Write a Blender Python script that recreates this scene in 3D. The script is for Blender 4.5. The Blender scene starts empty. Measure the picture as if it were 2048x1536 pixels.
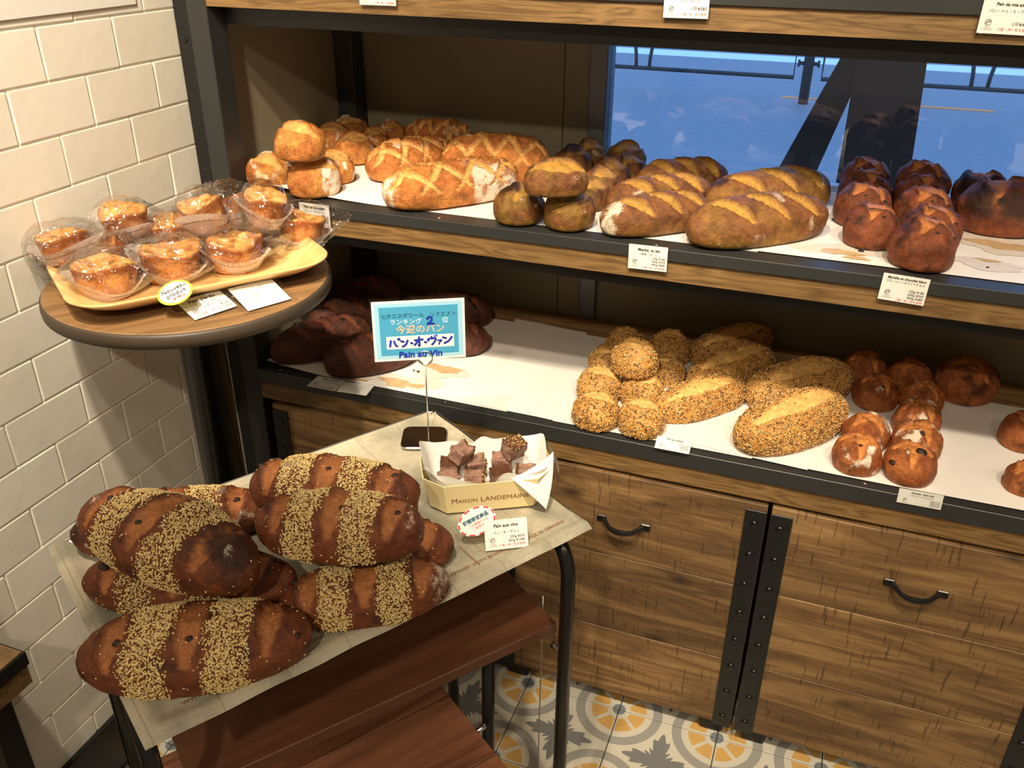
import bpy, bmesh, math, random
import numpy as np
from mathutils import Vector, Matrix
from mathutils.bvhtree import BVHTree

# ------------------------------------------------------------------ camera, world, lights
SC = bpy.context.scene
COL = SC.collection
CAM_H = 1.4524
F_PX = 1774.4
ROT = np.array([[0.93606251, 0.35177098, 0.00664493],      # rows: camera right, down, forward in world axes
                [0.17100108, -0.43836573, -0.8823798],
                [-0.3074827, 0.82709894, -0.47049095]])
cam_d = bpy.data.cameras.new('camera')
cam_d.sensor_width = 36.0
cam_d.lens = F_PX / 2048 * 36.0
cam_d.clip_start = 0.02
cam_d.clip_end = 200
cam = bpy.data.objects.new('camera', cam_d)
COL.objects.link(cam)
cam.matrix_world = Matrix((
    (ROT[0][0], -ROT[1][0], -ROT[2][0], 0.0),
    (ROT[0][1], -ROT[1][1], -ROT[2][1], 0.0),
    (ROT[0][2], -ROT[1][2], -ROT[2][2], CAM_H),
    (0, 0, 0, 1)))
SC.camera = cam

world = bpy.data.worlds.new('dusk')
SC.world = world
world.use_nodes = True
wb = world.node_tree.nodes['Background']
wb.inputs['Color'].default_value = (0.19, 0.42, 0.95, 1)     # even blue dusk sky
wb.inputs['Strength'].default_value = 2.0

SC.view_settings.view_transform = 'Standard'
SC.view_settings.look = 'None'
SC.view_settings.gamma = 1.0
SC.view_settings.use_curve_mapping = False
SC.view_settings.exposure = 0.0

WARM = (1.0, 0.86, 0.66)


def spot(name, loc, target, power, size=55, blend=0.6, radius=0.035, color=WARM):
    d = bpy.data.lights.new(name, 'SPOT')
    d.energy = power
    d.color = color
    d.spot_size = math.radians(size)
    d.spot_blend = blend
    d.shadow_soft_size = radius
    o = bpy.data.objects.new(name, d)
    COL.objects.link(o)
    o.location = loc
    o.rotation_euler = (Vector(target) - Vector(loc)).to_track_quat('-Z', 'Y').to_euler()
    return o


# ceiling track spotlights of the shop
spot('ceiling_spot', (-0.62, 0.18, 2.5), (-1.06, 0.96, 1.15), 175, 42)
spot('ceiling_spot', (-0.30, 0.18, 2.5), (-0.42, 1.42, 0.68), 125, 36)
spot('ceiling_spot', (-0.45, -0.15, 2.5), (-0.72, 1.40, 1.02), 85, 40)
spot('ceiling_spot', (0.22, 0.10, 2.5), (0.10, 1.42, 0.80), 110, 46)
spot('ceiling_spot', (0.70, 0.05, 2.5), (0.42, 1.42, 0.90), 62, 46)
spot('ceiling_spot', (-0.10, -1.10, 2.5), (-0.40, 1.3, 0.90), 84, 58)
for _x, _y in ((0.9, -0.6), (-0.4, -1.7), (1.6, -1.6), (1.9, 0.2)):  # wide spots added to lift the room's ambient light, no known fixtures
    spot('ambient_fill_spot', (_x, _y, 2.62), (_x, _y, 0.0), 36, 130, 0.8, 0.06)


def ray(x, y):
    return ROT.T @ np.array([(x - 1024) / F_PX, (y - 768) / F_PX, 1.0])


def P(x, y, z):
    d = ray(x, y)
    t = (z - CAM_H) / d[2]
    return Vector((d[0] * t, d[1] * t, z))


def PY(x, y, Y):
    d = ray(x, y)
    t = Y / d[1]
    return Vector((d[0] * t, Y, CAM_H + d[2] * t))


def depth(p):
    return float(ROT[2] @ np.array([p[0], p[1], p[2] - CAM_H]))


# ------------------------------------------------------------------ helpers
def lin(r, g, b):
    def f(c):
        c /= 255.0
        return c / 12.92 if c <= 0.04045 else ((c + 0.055) / 1.055) ** 2.4
    return (f(r), f(g), f(b))


def tag(o, label, cat, group=None, kind=None):
    o['label'] = label
    o['category'] = cat
    if group:
        o['group'] = group
    if kind:
        o['kind'] = kind
    return o


def link(name, me, mat=None, parent=None):
    o = bpy.data.objects.new(name, me)
    COL.objects.link(o)
    if mat is not None and me is not None and not me.materials:
        me.materials.append(mat)
    if parent is not None:
        o.parent = parent
    return o


def empty(name, loc=(0, 0, 0), rz=0.0):
    o = bpy.data.objects.new(name, None)
    COL.objects.link(o)
    o.location = loc
    o.rotation_euler = (0, 0, rz)
    o.empty_display_size = 0.05
    return o


def mesh_from(name, V, F, smooth=False):
    me = bpy.data.meshes.new(name)
    me.from_pydata([tuple(map(float, v)) for v in V], [], F)
    me.update()
    if smooth:
        me.polygons.foreach_set('use_smooth', [True] * len(me.polygons))
    return me


def bm_mesh(name, bm, smooth=False):
    me = bpy.data.meshes.new(name)
    bm.normal_update()
    bm.to_mesh(me)
    bm.free()
    if smooth:
        me.polygons.foreach_set('use_smooth', [True] * len(me.polygons))
    return me


def box_bm(bm, x0, x1, y0, y1, z0, z1, bevel=0.0, seg=1):
    r = bmesh.ops.create_cube(bm, size=1.0)
    vs = r['verts']
    for v in vs:
        v.co = Vector(((x0 + x1) / 2 + v.co.x * (x1 - x0), (y0 + y1) / 2 + v.co.y * (y1 - y0),
                       (z0 + z1) / 2 + v.co.z * (z1 - z0)))
    if bevel > 0:
        es = list({e for v in vs for e in v.link_edges})
        bmesh.ops.bevel(bm, geom=es, offset=bevel, segments=seg, profile=0.6, affect='EDGES')


def box(name, x0, x1, y0, y1, z0, z1, mat, parent=None, bevel=0.0, seg=1):
    bm = bmesh.new()
    box_bm(bm, x0, x1, y0, y1, z0, z1, bevel, seg)
    return link(name, bm_mesh(name, bm), mat, parent)


def tube(pts, rad, n=10, cap=True):
    """V, F of a tube along a polyline"""
    pts = [Vector(p) for p in pts]
    rads = rad if isinstance(rad, (list, tuple)) else [rad] * len(pts)
    V, Fc = [], []
    up = Vector((0, 0, 1))
    prev = None
    for i, p in enumerate(pts):
        a = pts[max(i - 1, 0)]
        b = pts[min(i + 1, len(pts) - 1)]
        t = (b - a).normalized()
        if prev is None:
            s = t.cross(up)
            if s.length < 1e-4:
                s = t.cross(Vector((1, 0, 0)))
        else:
            s = prev - t * prev.dot(t)
        s.normalize()
        prev = s
        u = t.cross(s)
        for k in range(n):
            an = 2 * math.pi * k / n
            V.append(p + (s * math.cos(an) + u * math.sin(an)) * rads[i])
    for i in range(len(pts) - 1):
        for k in range(n):
            a = i * n + k
            b = i * n + (k + 1) % n
            Fc.append((a, b, b + n, a + n))
    if cap:
        Fc.append(tuple(range(n - 1, -1, -1)))
        Fc.append(tuple(range((len(pts) - 1) * n, len(pts) * n)))
    return V, Fc


def tube_obj(name, pts, rad, mat, parent=None, n=10):
    V, Fc = tube(pts, rad, n)
    return link(name, mesh_from(name, V, Fc, True), mat, parent)


def lathe(prof, n=40):
    V, Fc = [], []
    for (r, z) in prof:
        for k in range(n):
            a = 2 * math.pi * k / n
            V.append((r * math.cos(a), r * math.sin(a), z))
    for i in range(len(prof) - 1):
        for k in range(n):
            a = i * n + k
            b = i * n + (k + 1) % n
            Fc.append((a, b, b + n, a + n))
    Fc.append(tuple(range(n - 1, -1, -1)))
    Fc.append(tuple(range((len(prof) - 1) * n, len(prof) * n)))
    return V, Fc


def arc_pts(a, b, c, r, n=6):
    """round the corner a-b-c"""
    a, b, c = Vector(a), Vector(b), Vector(c)
    p = b + (a - b).normalized() * r
    q = b + (c - b).normalized() * r
    return [(p * (1 - t) ** 2 + b * 2 * t * (1 - t) + q * t * t) for t in [i / n for i in range(n + 1)]]


# ------------------------------------------------------------------ materials
class NT:
    def __init__(self, name):
        self.m = bpy.data.materials.new(name)
        self.m.use_nodes = True
        self.t = self.m.node_tree
        self.b = self.t.nodes['Principled BSDF']

    def n(self, typ, **kw):
        x = self.t.nodes.new(typ)
        for k, v in kw.items():
            if k == 'inp':
                for i, val in v.items():
                    if isinstance(val, bpy.types.NodeSocket):
                        self.t.links.new(val, x.inputs[i])
                    else:
                        x.inputs[i].default_value = val
            else:
                setattr(x, k, v)
        return x

    def l(self, a, b):
        self.t.links.new(a, b)

    def math(self, op, a, b=None, c=None):
        i = {0: a}
        if b is not None:
            i[1] = b
        if c is not None:
            i[2] = c
        return self.n('ShaderNodeMath', operation=op, inp=i).outputs[0]

    def mix(self, fac, a, b, blend='MIX'):
        x = self.n('ShaderNodeMix', data_type='RGBA', blend_type=blend)
        for i, v in ((0, fac), (6, a), (7, b)):
            if isinstance(v, bpy.types.NodeSocket):
                self.l(v, x.inputs[i])
            else:
                x.inputs[i].default_value = v if i == 0 else (*v[:3], 1)
        return x.outputs[2]

    def ramp(self, fac, stops):
        x = self.n('ShaderNodeValToRGB')
        self.l(fac, x.inputs[0])
        e = x.color_ramp.elements
        while len(e) < len(stops):
            e.new(0.5)
        for el, (p, c) in zip(e, stops):
            el.position = p
            el.color = (*c[:3], 1) if isinstance(c, tuple) else (c, c, c, 1)
        return x.outputs[0]

    def noise(self, vec, scale, detail=4, rough=0.55, dist=0.0):
        x = self.n('ShaderNodeTexNoise')
        if vec is not None:
            self.l(vec, x.inputs['Vector'])
        x.inputs['Scale'].default_value = scale
        x.inputs['Detail'].default_value = detail
        x.inputs['Roughness'].default_value = rough
        x.inputs['Distortion'].default_value = dist
        return x.outputs[0]

    def obj(self):
        return self.n('ShaderNodeTexCoord').outputs['Object']

    def scale(self, vec, s, loc=(0, 0, 0)):
        x = self.n('ShaderNodeMapping', inp={0: vec})
        x.inputs['Scale'].default_value = s
        x.inputs['Location'].default_value = loc
        return x.outputs[0]

    def bump(self, h, strength, dist=0.002):
        x = self.n('ShaderNodeBump', inp={'Height': h})
        x.inputs['Strength'].default_value = strength
        x.inputs['Distance'].default_value = dist
        self.l(x.outputs[0], self.b.inputs['Normal'])


def plain(name, col, rough=0.5, metal=0.0, spec=0.5, noise=0.0, nscale=40, bump=0.0, coat=0.0):
    n = NT(name)
    b = n.b
    b.inputs['Roughness'].default_value = rough
    b.inputs['Metallic'].default_value = metal
    b.inputs['Specular IOR Level'].default_value = spec
    b.inputs['Coat Weight'].default_value = coat
    b.inputs['Base Color'].default_value = (*col, 1)
    if noise or bump:
        f = n.noise(n.obj(), nscale, 5)
        if noise:
            c0 = tuple(c * (1 - noise) for c in col)
            c1 = tuple(min(1, c * (1 + noise)) for c in col)
            n.l(n.ramp(f, [(0.3, c0), (0.7, c1)]), b.inputs['Base Color'])
        if bump:
            n.bump(f, bump)
    return n.m


def wood(name, cols, axis=0, fine=1.0, rough=0.5, dark=0.0, rings=6.0, coat=0.0, knots=False, marks=False):
    """grain runs along the given object axis"""
    n = NT(name)
    o = n.obj()
    inf = n.n('ShaderNodeObjectInfo').outputs['Random']
    off = n.n('ShaderNodeVectorMath', operation='ADD', inp={0: o})
    cmb = n.n('ShaderNodeCombineXYZ', inp={0: n.math('MULTIPLY', inf, 7.3), 1: n.math('MULTIPLY', inf, 3.1),
                                           2: n.math('MULTIPLY', inf, 5.7)})
    n.l(cmb.outputs[0], off.inputs[1])
    s = [14.0 * fine] * 3
    s[axis] = 1.3 * fine
    v = n.scale(off.outputs[0], s)
    w = n.noise(v, 1.0, 3, 0.5, 0.6)
    ringed = n.math('FRACT', n.math('MULTIPLY', w, rings))
    ringed = n.math('ABSOLUTE', n.math('SUBTRACT', ringed, 0.5))
    s2 = [420.0] * 3
    s2[axis] = 26.0
    g = n.noise(n.scale(off.outputs[0], s2), 1.0, 4, 0.6)
    f = n.math('ADD', n.math('MULTIPLY', ringed, 0.8), n.math('MULTIPLY', g, 0.6))
    c = n.ramp(f, [(0.18, cols[0]), (0.5, cols[1]), (0.8, cols[2])])
    tone = n.math('ADD', n.math('MULTIPLY', inf, 0.45), 0.78)
    hsv = n.n('ShaderNodeHueSaturation', inp={'Color': c, 'Value': tone})
    c = hsv.outputs[0]
    h = f
    if marks:                                   # saw marks across the grain
        s3 = [3.0, 3.0, 3.0]
        s3[axis] = 210.0
        s3[2] = 13.0
        mk = n.noise(n.scale(off.outputs[0], s3), 1.0, 2, 0.6)
        mk = n.ramp(mk, [(0.62, 0.0), (0.67, 1.0)])
        c = n.mix(n.math('MULTIPLY', mk, 0.62), c, tuple(x * 0.25 for x in cols[0]))
        big = n.noise(n.scale(off.outputs[0], (2.5, 2.5, 8.0)), 1.0, 3, 0.6)
        c = n.mix(n.math('MULTIPLY', n.ramp(big, [(0.4, 0.0), (0.68, 1.0)]), 0.55), c,
                  tuple(x * 0.55 for x in cols[0]))
    if knots:
        vo = n.n('ShaderNodeTexVoronoi', inp={'Vector': n.scale(off.outputs[0], (4.2, 4.2, 9.0))})
        vo.inputs['Scale'].default_value = 1.0
        k = n.ramp(vo.outputs['Distance'], [(0.03, 1.0), (0.13, 0.0)])
        c = n.mix(n.math('MULTIPLY', k, 0.85), c, tuple(x * 0.2 for x in cols[0]))
    n.l(c, n.b.inputs['Base Color'])
    n.b.inputs['Roughness'].default_value = rough
    n.b.inputs['Coat Weight'].default_value = coat
    n.bump(h, 0.25, 0.0008)
    return n.m


M = {}
M['steel'] = plain('black_painted_steel', lin(46, 47, 46), 0.42, 0.0, 0.5, 0.06, 30)
M['steel_dark'] = plain('black_steel', lin(22, 22, 22), 0.4)
M['black_gloss'] = plain('black_gloss_tube', lin(16, 16, 16), 0.22, 0.0, 0.6)
M['panel'] = plain('brown_grey_panel', lin(128, 120, 98), 0.55, 0, 0.4, 0.04, 20)
M['frame_alu'] = plain('dark_window_frame', lin(105, 108, 112), 0.4, 0.3)
M['oak'] = wood('oak_fascia', (lin(84, 60, 33), lin(122, 92, 52), lin(140, 108, 66)), 0, 3.2, 0.55, rings=6)
M['board'] = wood('oak_board', (lin(104, 80, 52), lin(150, 118, 78), lin(170, 136, 92)), 0, 1.0, 0.45)
M['rustic'] = wood('rustic_plank', (lin(84, 60, 36), lin(128, 96, 58), lin(158, 124, 78)), 0, 1.2, 0.62, rings=5,
                   knots=True, marks=True)
M['redwood'] = wood('reddish_stained_wood', (lin(88, 52, 34), lin(106, 65, 42), lin(116, 73, 49)), 0, 1.8, 0.4, rings=3, coat=0.1)
M['oakred'] = wood('reddish_oak', (lin(112, 70, 50), lin(158, 102, 70), lin(178, 116, 82)), 0, 0.9, 0.5, rings=5)
M['table'] = wood('brown_laminate', (lin(88, 64, 40), lin(120, 90, 57), lin(134, 102, 67)), 0, 1.6, 0.45, rings=4)
M['table_edge'] = plain('brown_rubber_edge', lin(66, 55, 43), 0.5)
M['traywood'] = wood('pale_birch', (lin(190, 146, 90), lin(210, 168, 108), lin(222, 184, 126)), 0, 1.6, 0.38, rings=4, coat=0.2)
M['chrome'] = plain('chrome', (0.78, 0.78, 0.79), 0.16, 1.0)
M['metal'] = plain('brushed_tray_metal', (0.62, 0.60, 0.55), 0.32, 1.0)
M['wall'] = plain('grout', lin(244, 240, 228), 0.8, 0, 0.3)
M['plaster'] = plain('room_plaster', lin(214, 204, 186), 0.9)
M['ceiling'] = plain('ceiling_paint', lin(200, 196, 186), 0.9)
M['paper'] = plain('white_baking_paper', lin(238, 232, 224), 0.55, 0, 0.35, 0.02, 25, 0.15)
M['liner'] = plain('white_waxed_paper', lin(238, 236, 228), 0.45, 0, 0.4)
M['card'] = plain('white_card', lin(240, 238, 228), 0.35, 0, 0.5)
M['ink'] = plain('dark_ink', lin(40, 36, 34), 0.6)
M['ink_grey'] = plain('grey_ink', lin(150, 148, 140), 0.6)
M['ink_red'] = plain('red_ink', lin(226, 70, 70), 0.6)
M['ink_brown'] = plain('brown_ink', lin(140, 92, 60), 0.6)
M['ink_blue'] = plain('blue_marker', lin(30, 52, 168), 0.5)
M['ink_white'] = plain('white_print', lin(214, 238, 244), 0.5)
M['ink_peach'] = plain('peach_print', lin(246, 196, 160), 0.5)
M['ink_teal'] = plain('teal_print', lin(30, 86, 112), 0.5)
M['blue1'] = plain('pale_blue_print', lin(158, 208, 228), 0.4)
M['blue2'] = plain('blue_print', lin(72, 158, 196), 0.4)
M['yellow'] = plain('yellow_print', lin(226, 236, 40), 0.4)
M['veneer'] = plain('pale_poplar_veneer', lin(238, 218, 164), 0.5, 0, 0.4, 0.03, 30)
M['raisin'] = plain('black_raisin', lin(46, 30, 24), 0.35, 0, 0.5, 0.2, 200, 0.3)
M['burnt'] = plain('burnt_crumb', lin(26, 20, 18), 0.7)
M['foot'] = plain('black_plastic_foot', lin(18, 18, 18), 0.5)
M['asphalt'] = plain('wet_asphalt', lin(134, 135, 136), 0.6, 0, 0.4, 0.08, 14)
M['rail'] = plain('dark_green_rail', lin(30, 52, 56), 0.4)
M['aboard'] = plain('black_board', lin(38, 38, 42), 0.5)
M['roadwhite'] = plain('white_road_paint', lin(250, 250, 250), 0.6)
M['roadyellow'] = plain('yellow_road_paint', lin(255, 150, 60), 0.6)
M['stain'] = plain('oily_stain', lin(206, 172, 128), 0.35, 0, 0.5, 0.15, 60)
M['stain_pale'] = plain('pale_oily_stain', lin(226, 214, 200), 0.4, 0, 0.5, 0.05, 60)


def mat_tile_white():
    n = NT('white_glazed_tile')
    o = n.obj()
    inf = n.n('ShaderNodeObjectInfo').outputs['Random']
    c = n.ramp(inf, [(0.0, lin(232, 226, 210)), (1.0, lin(244, 238, 224))])
    n.l(c, n.b.inputs['Base Color'])
    n.b.inputs['Roughness'].default_value = 0.28
    n.b.inputs['Specular IOR Level'].default_value = 0.4
    f = n.noise(n.scale(o, (1, 1, 1)), 22, 2, 0.5)
    n.bump(f, 0.25, 0.004)
    return n.m


def mat_glass():
    n = NT('window_glass')
    t = n.t
    out = t.nodes['Material Output']
    fr = n.n('ShaderNodeFresnel')
    fr.inputs[0].default_value = 1.45
    tr = n.n('ShaderNodeBsdfTransparent')
    gl = n.n('ShaderNodeBsdfGlossy')
    gl.inputs['Roughness'].default_value = 0.0
    mx = n.n('ShaderNodeMixShader', inp={0: n.math('MULTIPLY', fr.outputs[0], 1.6)})
    n.l(tr.outputs[0], mx.inputs[1])
    n.l(gl.outputs[0], mx.inputs[2])
    n.l(mx.outputs[0], out.inputs[0])
    return n.m


def mat_film(name, tint, gloss, rough, base=0.0):
    """thin clear film: mostly transparent, glossy at grazing angles"""
    n = NT(name)
    out = n.t.nodes['Material Output']
    lw = n.n('ShaderNodeLayerWeight')
    lw.inputs['Blend'].default_value = 0.35
    f = n.math('ADD', n.math('MULTIPLY', lw.outputs['Facing'], gloss), base)
    tr = n.n('ShaderNodeBsdfTransparent')
    tr.inputs[0].default_value = (*tint, 1)
    gl = n.n('ShaderNodeBsdfGlossy')
    gl.inputs['Roughness'].default_value = rough
    nz = n.noise(n.obj(), 38, 2, 0.5, 1.2)
    bp = n.n('ShaderNodeBump', inp={'Height': nz})
    bp.inputs['Strength'].default_value = 0.9
    bp.inputs['Distance'].default_value = 0.006
    n.l(bp.outputs[0], gl.inputs['Normal'])
    mx = n.n('ShaderNodeMixShader', inp={0: f})
    n.l(tr.outputs[0], mx.inputs[1])
    n.l(gl.outputs[0], mx.inputs[2])
    n.l(mx.outputs[0], out.inputs[0])
    return n.m


def mat_cup():
    """thin translucent baking cup paper"""
    n = NT('translucent_cup_paper')
    out = n.t.nodes['Material Output']
    df = n.n('ShaderNodeBsdfDiffuse')
    df.inputs[0].default_value = (*lin(232, 222, 214), 1)
    tl = n.n('ShaderNodeBsdfTranslucent')
    tl.inputs[0].default_value = (*lin(232, 222, 214), 1)
    tr = n.n('ShaderNodeBsdfTransparent')
    a = n.n('ShaderNodeMixShader', inp={0: 0.35})
    n.l(df.outputs[0], a.inputs[1])
    n.l(tl.outputs[0], a.inputs[2])
    b = n.n('ShaderNodeMixShader', inp={0: 0.14})
    n.l(a.outputs[0], b.inputs[1])
    n.l(tr.outputs[0], b.inputs[2])
    n.l(b.outputs[0], out.inputs[0])
    return n.m


def mat_floor():
    """encaustic pattern: medallion on every tile corner, leaf star in the middle; tile runs 0..0.2 in object x, y"""
    n = NT('encaustic_floor_tile')
    s = n.n('ShaderNodeSeparateXYZ', inp={0: n.obj()})
    T = 0.2
    x = n.math('ABSOLUTE', n.math('WRAP', s.outputs[0], T, 0.0))
    y = n.math('ABSOLUTE', n.math('WRAP', s.outputs[1], T, 0.0))
    cx = n.math('MINIMUM', x, n.math('SUBTRACT', T, x))
    cy = n.math('MINIMUM', y, n.math('SUBTRACT', T, y))
    r = n.math('SQRT', n.math('ADD', n.math('MULTIPLY', cx, cx), n.math('MULTIPLY', cy, cy)))
    an = n.math('ARCTAN2', cy, cx)
    # petals: two to a quadrant, parted by cream ribs of even width
    fold = n.math('ABSOLUTE', n.math('SUBTRACT', n.math('WRAP', an, math.pi / 4, 0.0), math.pi / 8))
    rib = n.math('MULTIPLY', n.math('SUBTRACT', math.pi / 8, fold), r)
    pet = n.math('MULTIPLY', n.math('GREATER_THAN', rib, 0.0038),
                 n.math('MULTIPLY', n.math('GREATER_THAN', r, 0.024), n.math('LESS_THAN', r, 0.056)))
    ring = n.math('MULTIPLY', n.math('GREATER_THAN', r, 0.070), n.math('LESS_THAN', r, 0.089))
    dot = n.math('LESS_THAN', r, 0.0135)
    dx = n.math('SUBTRACT', x, T / 2)
    dy = n.math('SUBTRACT', y, T / 2)
    r2 = n.math('SQRT', n.math('ADD', n.math('MULTIPLY', dx, dx), n.math('MULTIPLY', dy, dy)))
    a2 = n.math('ARCTAN2', dy, dx)
    arm = n.math('POWER', n.math('ABSOLUTE', n.math('COSINE', n.math('MULTIPLY', a2, 2.0))), 3.0)
    wob = n.math('COSINE', n.math('MULTIPLY', a2, 20.0))
    lim = n.math('ADD', n.math('ADD', 0.027, n.math('MULTIPLY', arm, 0.036)), n.math('MULTIPLY', wob, 0.0065))
    leaf = n.math('LESS_THAN', r2, lim)
    c = n.mix(ring, lin(206, 200, 182), lin(150, 148, 142))
    c = n.mix(pet, c, lin(206, 160, 84))
    c = n.mix(dot, c, lin(112, 120, 126))
    c = n.mix(leaf, c, lin(112, 114, 116))
    nz = n.noise(n.obj(), 30, 4)
    c = n.mix(n.math('MULTIPLY', nz, 0.25), c, lin(150, 140, 120))
    n.l(c, n.b.inputs['Base Color'])
    n.b.inputs['Roughness'].default_value = 0.5
    return n.m


def mat_crust(name, rough=0.5, speck=0.3, bump=0.35, sc=1.0):
    """bread crust: colour from the mesh, blistered and flecked by noise; flour dust lies where the mesh says, in grains"""
    n = NT(name)
    at = n.n('ShaderNodeAttribute', attribute_name='Col')
    o = n.obj()
    a = n.ramp(n.noise(o, 95 * sc, 6, 0.7), [(0.30, 0.0), (0.70, 1.0)])
    f = n.ramp(n.noise(o, 420 * sc, 4, 0.65), [(0.30, 0.0), (0.70, 1.0)])
    vo = n.n('ShaderNodeTexVoronoi', inp={'Vector': o})
    vo.inputs['Scale'].default_value = 300 * sc
    bl = n.ramp(vo.outputs['Distance'], [(0.14, 1.0), (0.40, 0.0)])
    bl = n.math('MULTIPLY', bl, n.ramp(n.noise(o, 60 * sc, 3), [(0.40, 0.0), (0.60, 1.0)]))
    k = n.math('ADD', n.math('MULTIPLY', n.math('SUBTRACT', a, 0.5), 1.7 * speck + 0.15),
               n.math('MULTIPLY', n.math('SUBTRACT', f, 0.5), 1.7 * speck))
    k = n.math('ADD', k, n.math('MULTIPLY', bl, speck * 1.1))
    val = n.math('MAXIMUM', n.math('ADD', k, 1.0), 0.2)
    vm = n.n('ShaderNodeVectorMath', operation='SCALE', inp={0: at.outputs['Color'], 'Scale': val})
    g = n.noise(o, 520 * sc, 3, 0.6)
    fl = n.math('SUBTRACT', n.math('ADD', n.math('MULTIPLY', at.outputs['Alpha'], 0.75), n.math('MULTIPLY', a, 0.35)), n.math('MULTIPLY', g, 0.85))
    fl = n.ramp(fl, [(0.0, 0.0), (0.34, 1.0)])
    c = n.mix(n.math('MULTIPLY', fl, 0.85), vm.outputs[0], lin(240, 226, 202))
    n.l(c, n.b.inputs['Base Color'])
    n.b.inputs['Roughness'].default_value = rough
    n.b.inputs['Specular IOR Level'].default_value = 0.3
    h = n.math('ADD', n.math('MULTIPLY', a, 1.4), n.math('ADD', n.math('MULTIPLY', f, 0.6), n.math('MULTIPLY', bl, 0.5)))
    n.bump(h, bump, 0.003)
    return n.m


def mat_seed():
    n = NT('toasted_seed')
    at = n.n('ShaderNodeAttribute', attribute_name='Col')
    n.l(at.outputs['Color'], n.b.inputs['Base Color'])
    n.b.inputs['Roughness'].default_value = 0.42
    return n.m


def mat_tray_paper():
    """grey-beige greaseproof paper printed like a newspaper, soaked in places"""
    n = NT('printed_greaseproof_paper')
    o = n.obj()
    s = n.n('ShaderNodeSeparateXYZ', inp={0: o})
    x, y = s.outputs[0], s.outputs[1]
    cellx = n.math('ABSOLUTE', n.math('SUBTRACT', n.math('WRAP', x, 0.075, 0.0), 0.0375))
    linex = n.math('GREATER_THAN', cellx, 0.0365)
    rows = n.math('SINE', n.math('MULTIPLY', y, 900.0))
    bl = n.noise(n.scale(o, (160, 40, 1)), 1.0, 2)
    txt = n.math('MULTIPLY', n.math('GREATER_THAN', rows, 0.1), n.math('GREATER_THAN', bl, 0.5))
    wet = n.ramp(n.noise(o, 9, 4, 0.6), [(0.42, 0.0), (0.62, 1.0)])
    c = n.mix(wet, lin(186, 176, 152), lin(142, 138, 120))
    c = n.mix(n.math('MULTIPLY', txt, 0.16), c, lin(120, 104, 80))
    c = n.mix(n.math('MULTIPLY', linex, 0.40), c, lin(130, 104, 80))
    n.l(c, n.b.inputs['Base Color'])
    n.b.inputs['Roughness'].default_value = 0.5
    n.bump(n.noise(o, 30, 4), 0.3, 0.003)
    return n.m


M['tile'] = mat_tile_white()
M['glass'] = mat_glass()
M['film'] = mat_film('cellophane_film', (0.975, 0.97, 0.965), 0.40, 0.09, 0.13)
M['acrylic'] = mat_film('clear_plastic_sleeve', (0.98, 0.985, 0.985), 0.12, 0.05, 0.03)
M['cup'] = mat_cup()
M['floor'] = mat_floor()
M['crust'] = mat_crust('golden_crust', 0.5, 0.36, 0.5)
M['crust_dark'] = mat_crust('dark_crust', 0.5, 0.30, 0.42)
M['crust_soft'] = mat_crust('soft_crust', 0.55, 0.25, 0.25, 0.7)
M['seed'] = mat_seed()
M['traypaper'] = mat_tray_paper()

# ------------------------------------------------------------------ setting: floor, walls, ceiling, windows
XW = -1.10          # tiled wall
XR, YF, ZC = 2.5, -2.6, 2.7
YB = 1.79           # back wall / window plane
random.seed(4)

floor = box('floor', XW - 0.2, XR, YF, YB + 0.15, -0.06, -0.004, plain('grout_floor', lin(70, 64, 56), 0.8))
floor['kind'] = 'structure'
TX0, TY0 = -0.441, 1.298
bm = bmesh.new()
box_bm(bm, 0.001, 0.199, 0.001, 0.199, -0.004, 0.0, 0.0008)
tile_me = bm_mesh('floor_tile', bm)
tile_me.materials.append(M['floor'])
for i in range(-4, 5):
    for j in range(-5, 2):
        x0, y0 = TX0 + 0.2 * i, TY0 + 0.2 * j
        if x0 < XW - 0.15:
            continue
        t = link('tile', tile_me, None, floor)
        t.location = (x0, y0, 0)
far = box('tile_field', TX0 + 0.2 * 5, XR, TY0 - 1.0, YB, -0.004, -0.0005, M['floor'], floor)
far['kind'] = 'stuff'
far2 = box('tile_field', XW, XR, YF, TY0 - 1.0, -0.004, -0.0005, M['floor'], floor)
far2['kind'] = 'stuff'

wl = box('wall_left', XW - 0.15, XW - 0.0012, YF, YB + 0.15, 0.0, ZC, M['wall'])
wl['kind'] = 'structure'
ROW, COLW = 0.0758, 0.147
variants = []
for k in range(6):
    bm = bmesh.new()
    box_bm(bm, -0.003, 0.0012, -COLW / 2 + 0.0018, COLW / 2 - 0.0018, -ROW / 2 + 0.0018, ROW / 2 - 0.0018, 0.0014, 2)
    rnd = random.Random(k)
    for v in bm.verts:
        v.co.y += rnd.uniform(-0.0006, 0.0006)
        v.co.z += rnd.uniform(-0.0005, 0.0005)
    me = bm_mesh('wall_tile', bm)
    me.materials.append(M['tile'])
    variants.append(me)
z_line = 1.229
for r in range(-3, 15):
    zc = z_line - ROW * r - ROW / 2
    off = 1.018 if r % 2 else 1.091
    for c in range(-4, 3):
        yc = off + COLW * c + COLW / 2
        if yc - COLW / 2 > 1.36 or yc < 0.42 or zc < 0.09:
            continue
        t = link('tile', random.choice(variants), None, wl)
        t.location = (XW, yc, zc)
        t.rotation_euler = (random.uniform(-.003, .003), random.uniform(-.006, .006), random.uniform(-.005, .005))
upper = box('tile_field', XW - 0.006, XW, YF, YB, 1.457, ZC, M['tile'], wl)
upper['kind'] = 'stuff'
near = box('tile_field', XW - 0.006, XW, YF, 0.36, 0.0, 1.457, M['tile'], wl)
near['kind'] = 'stuff'

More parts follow.
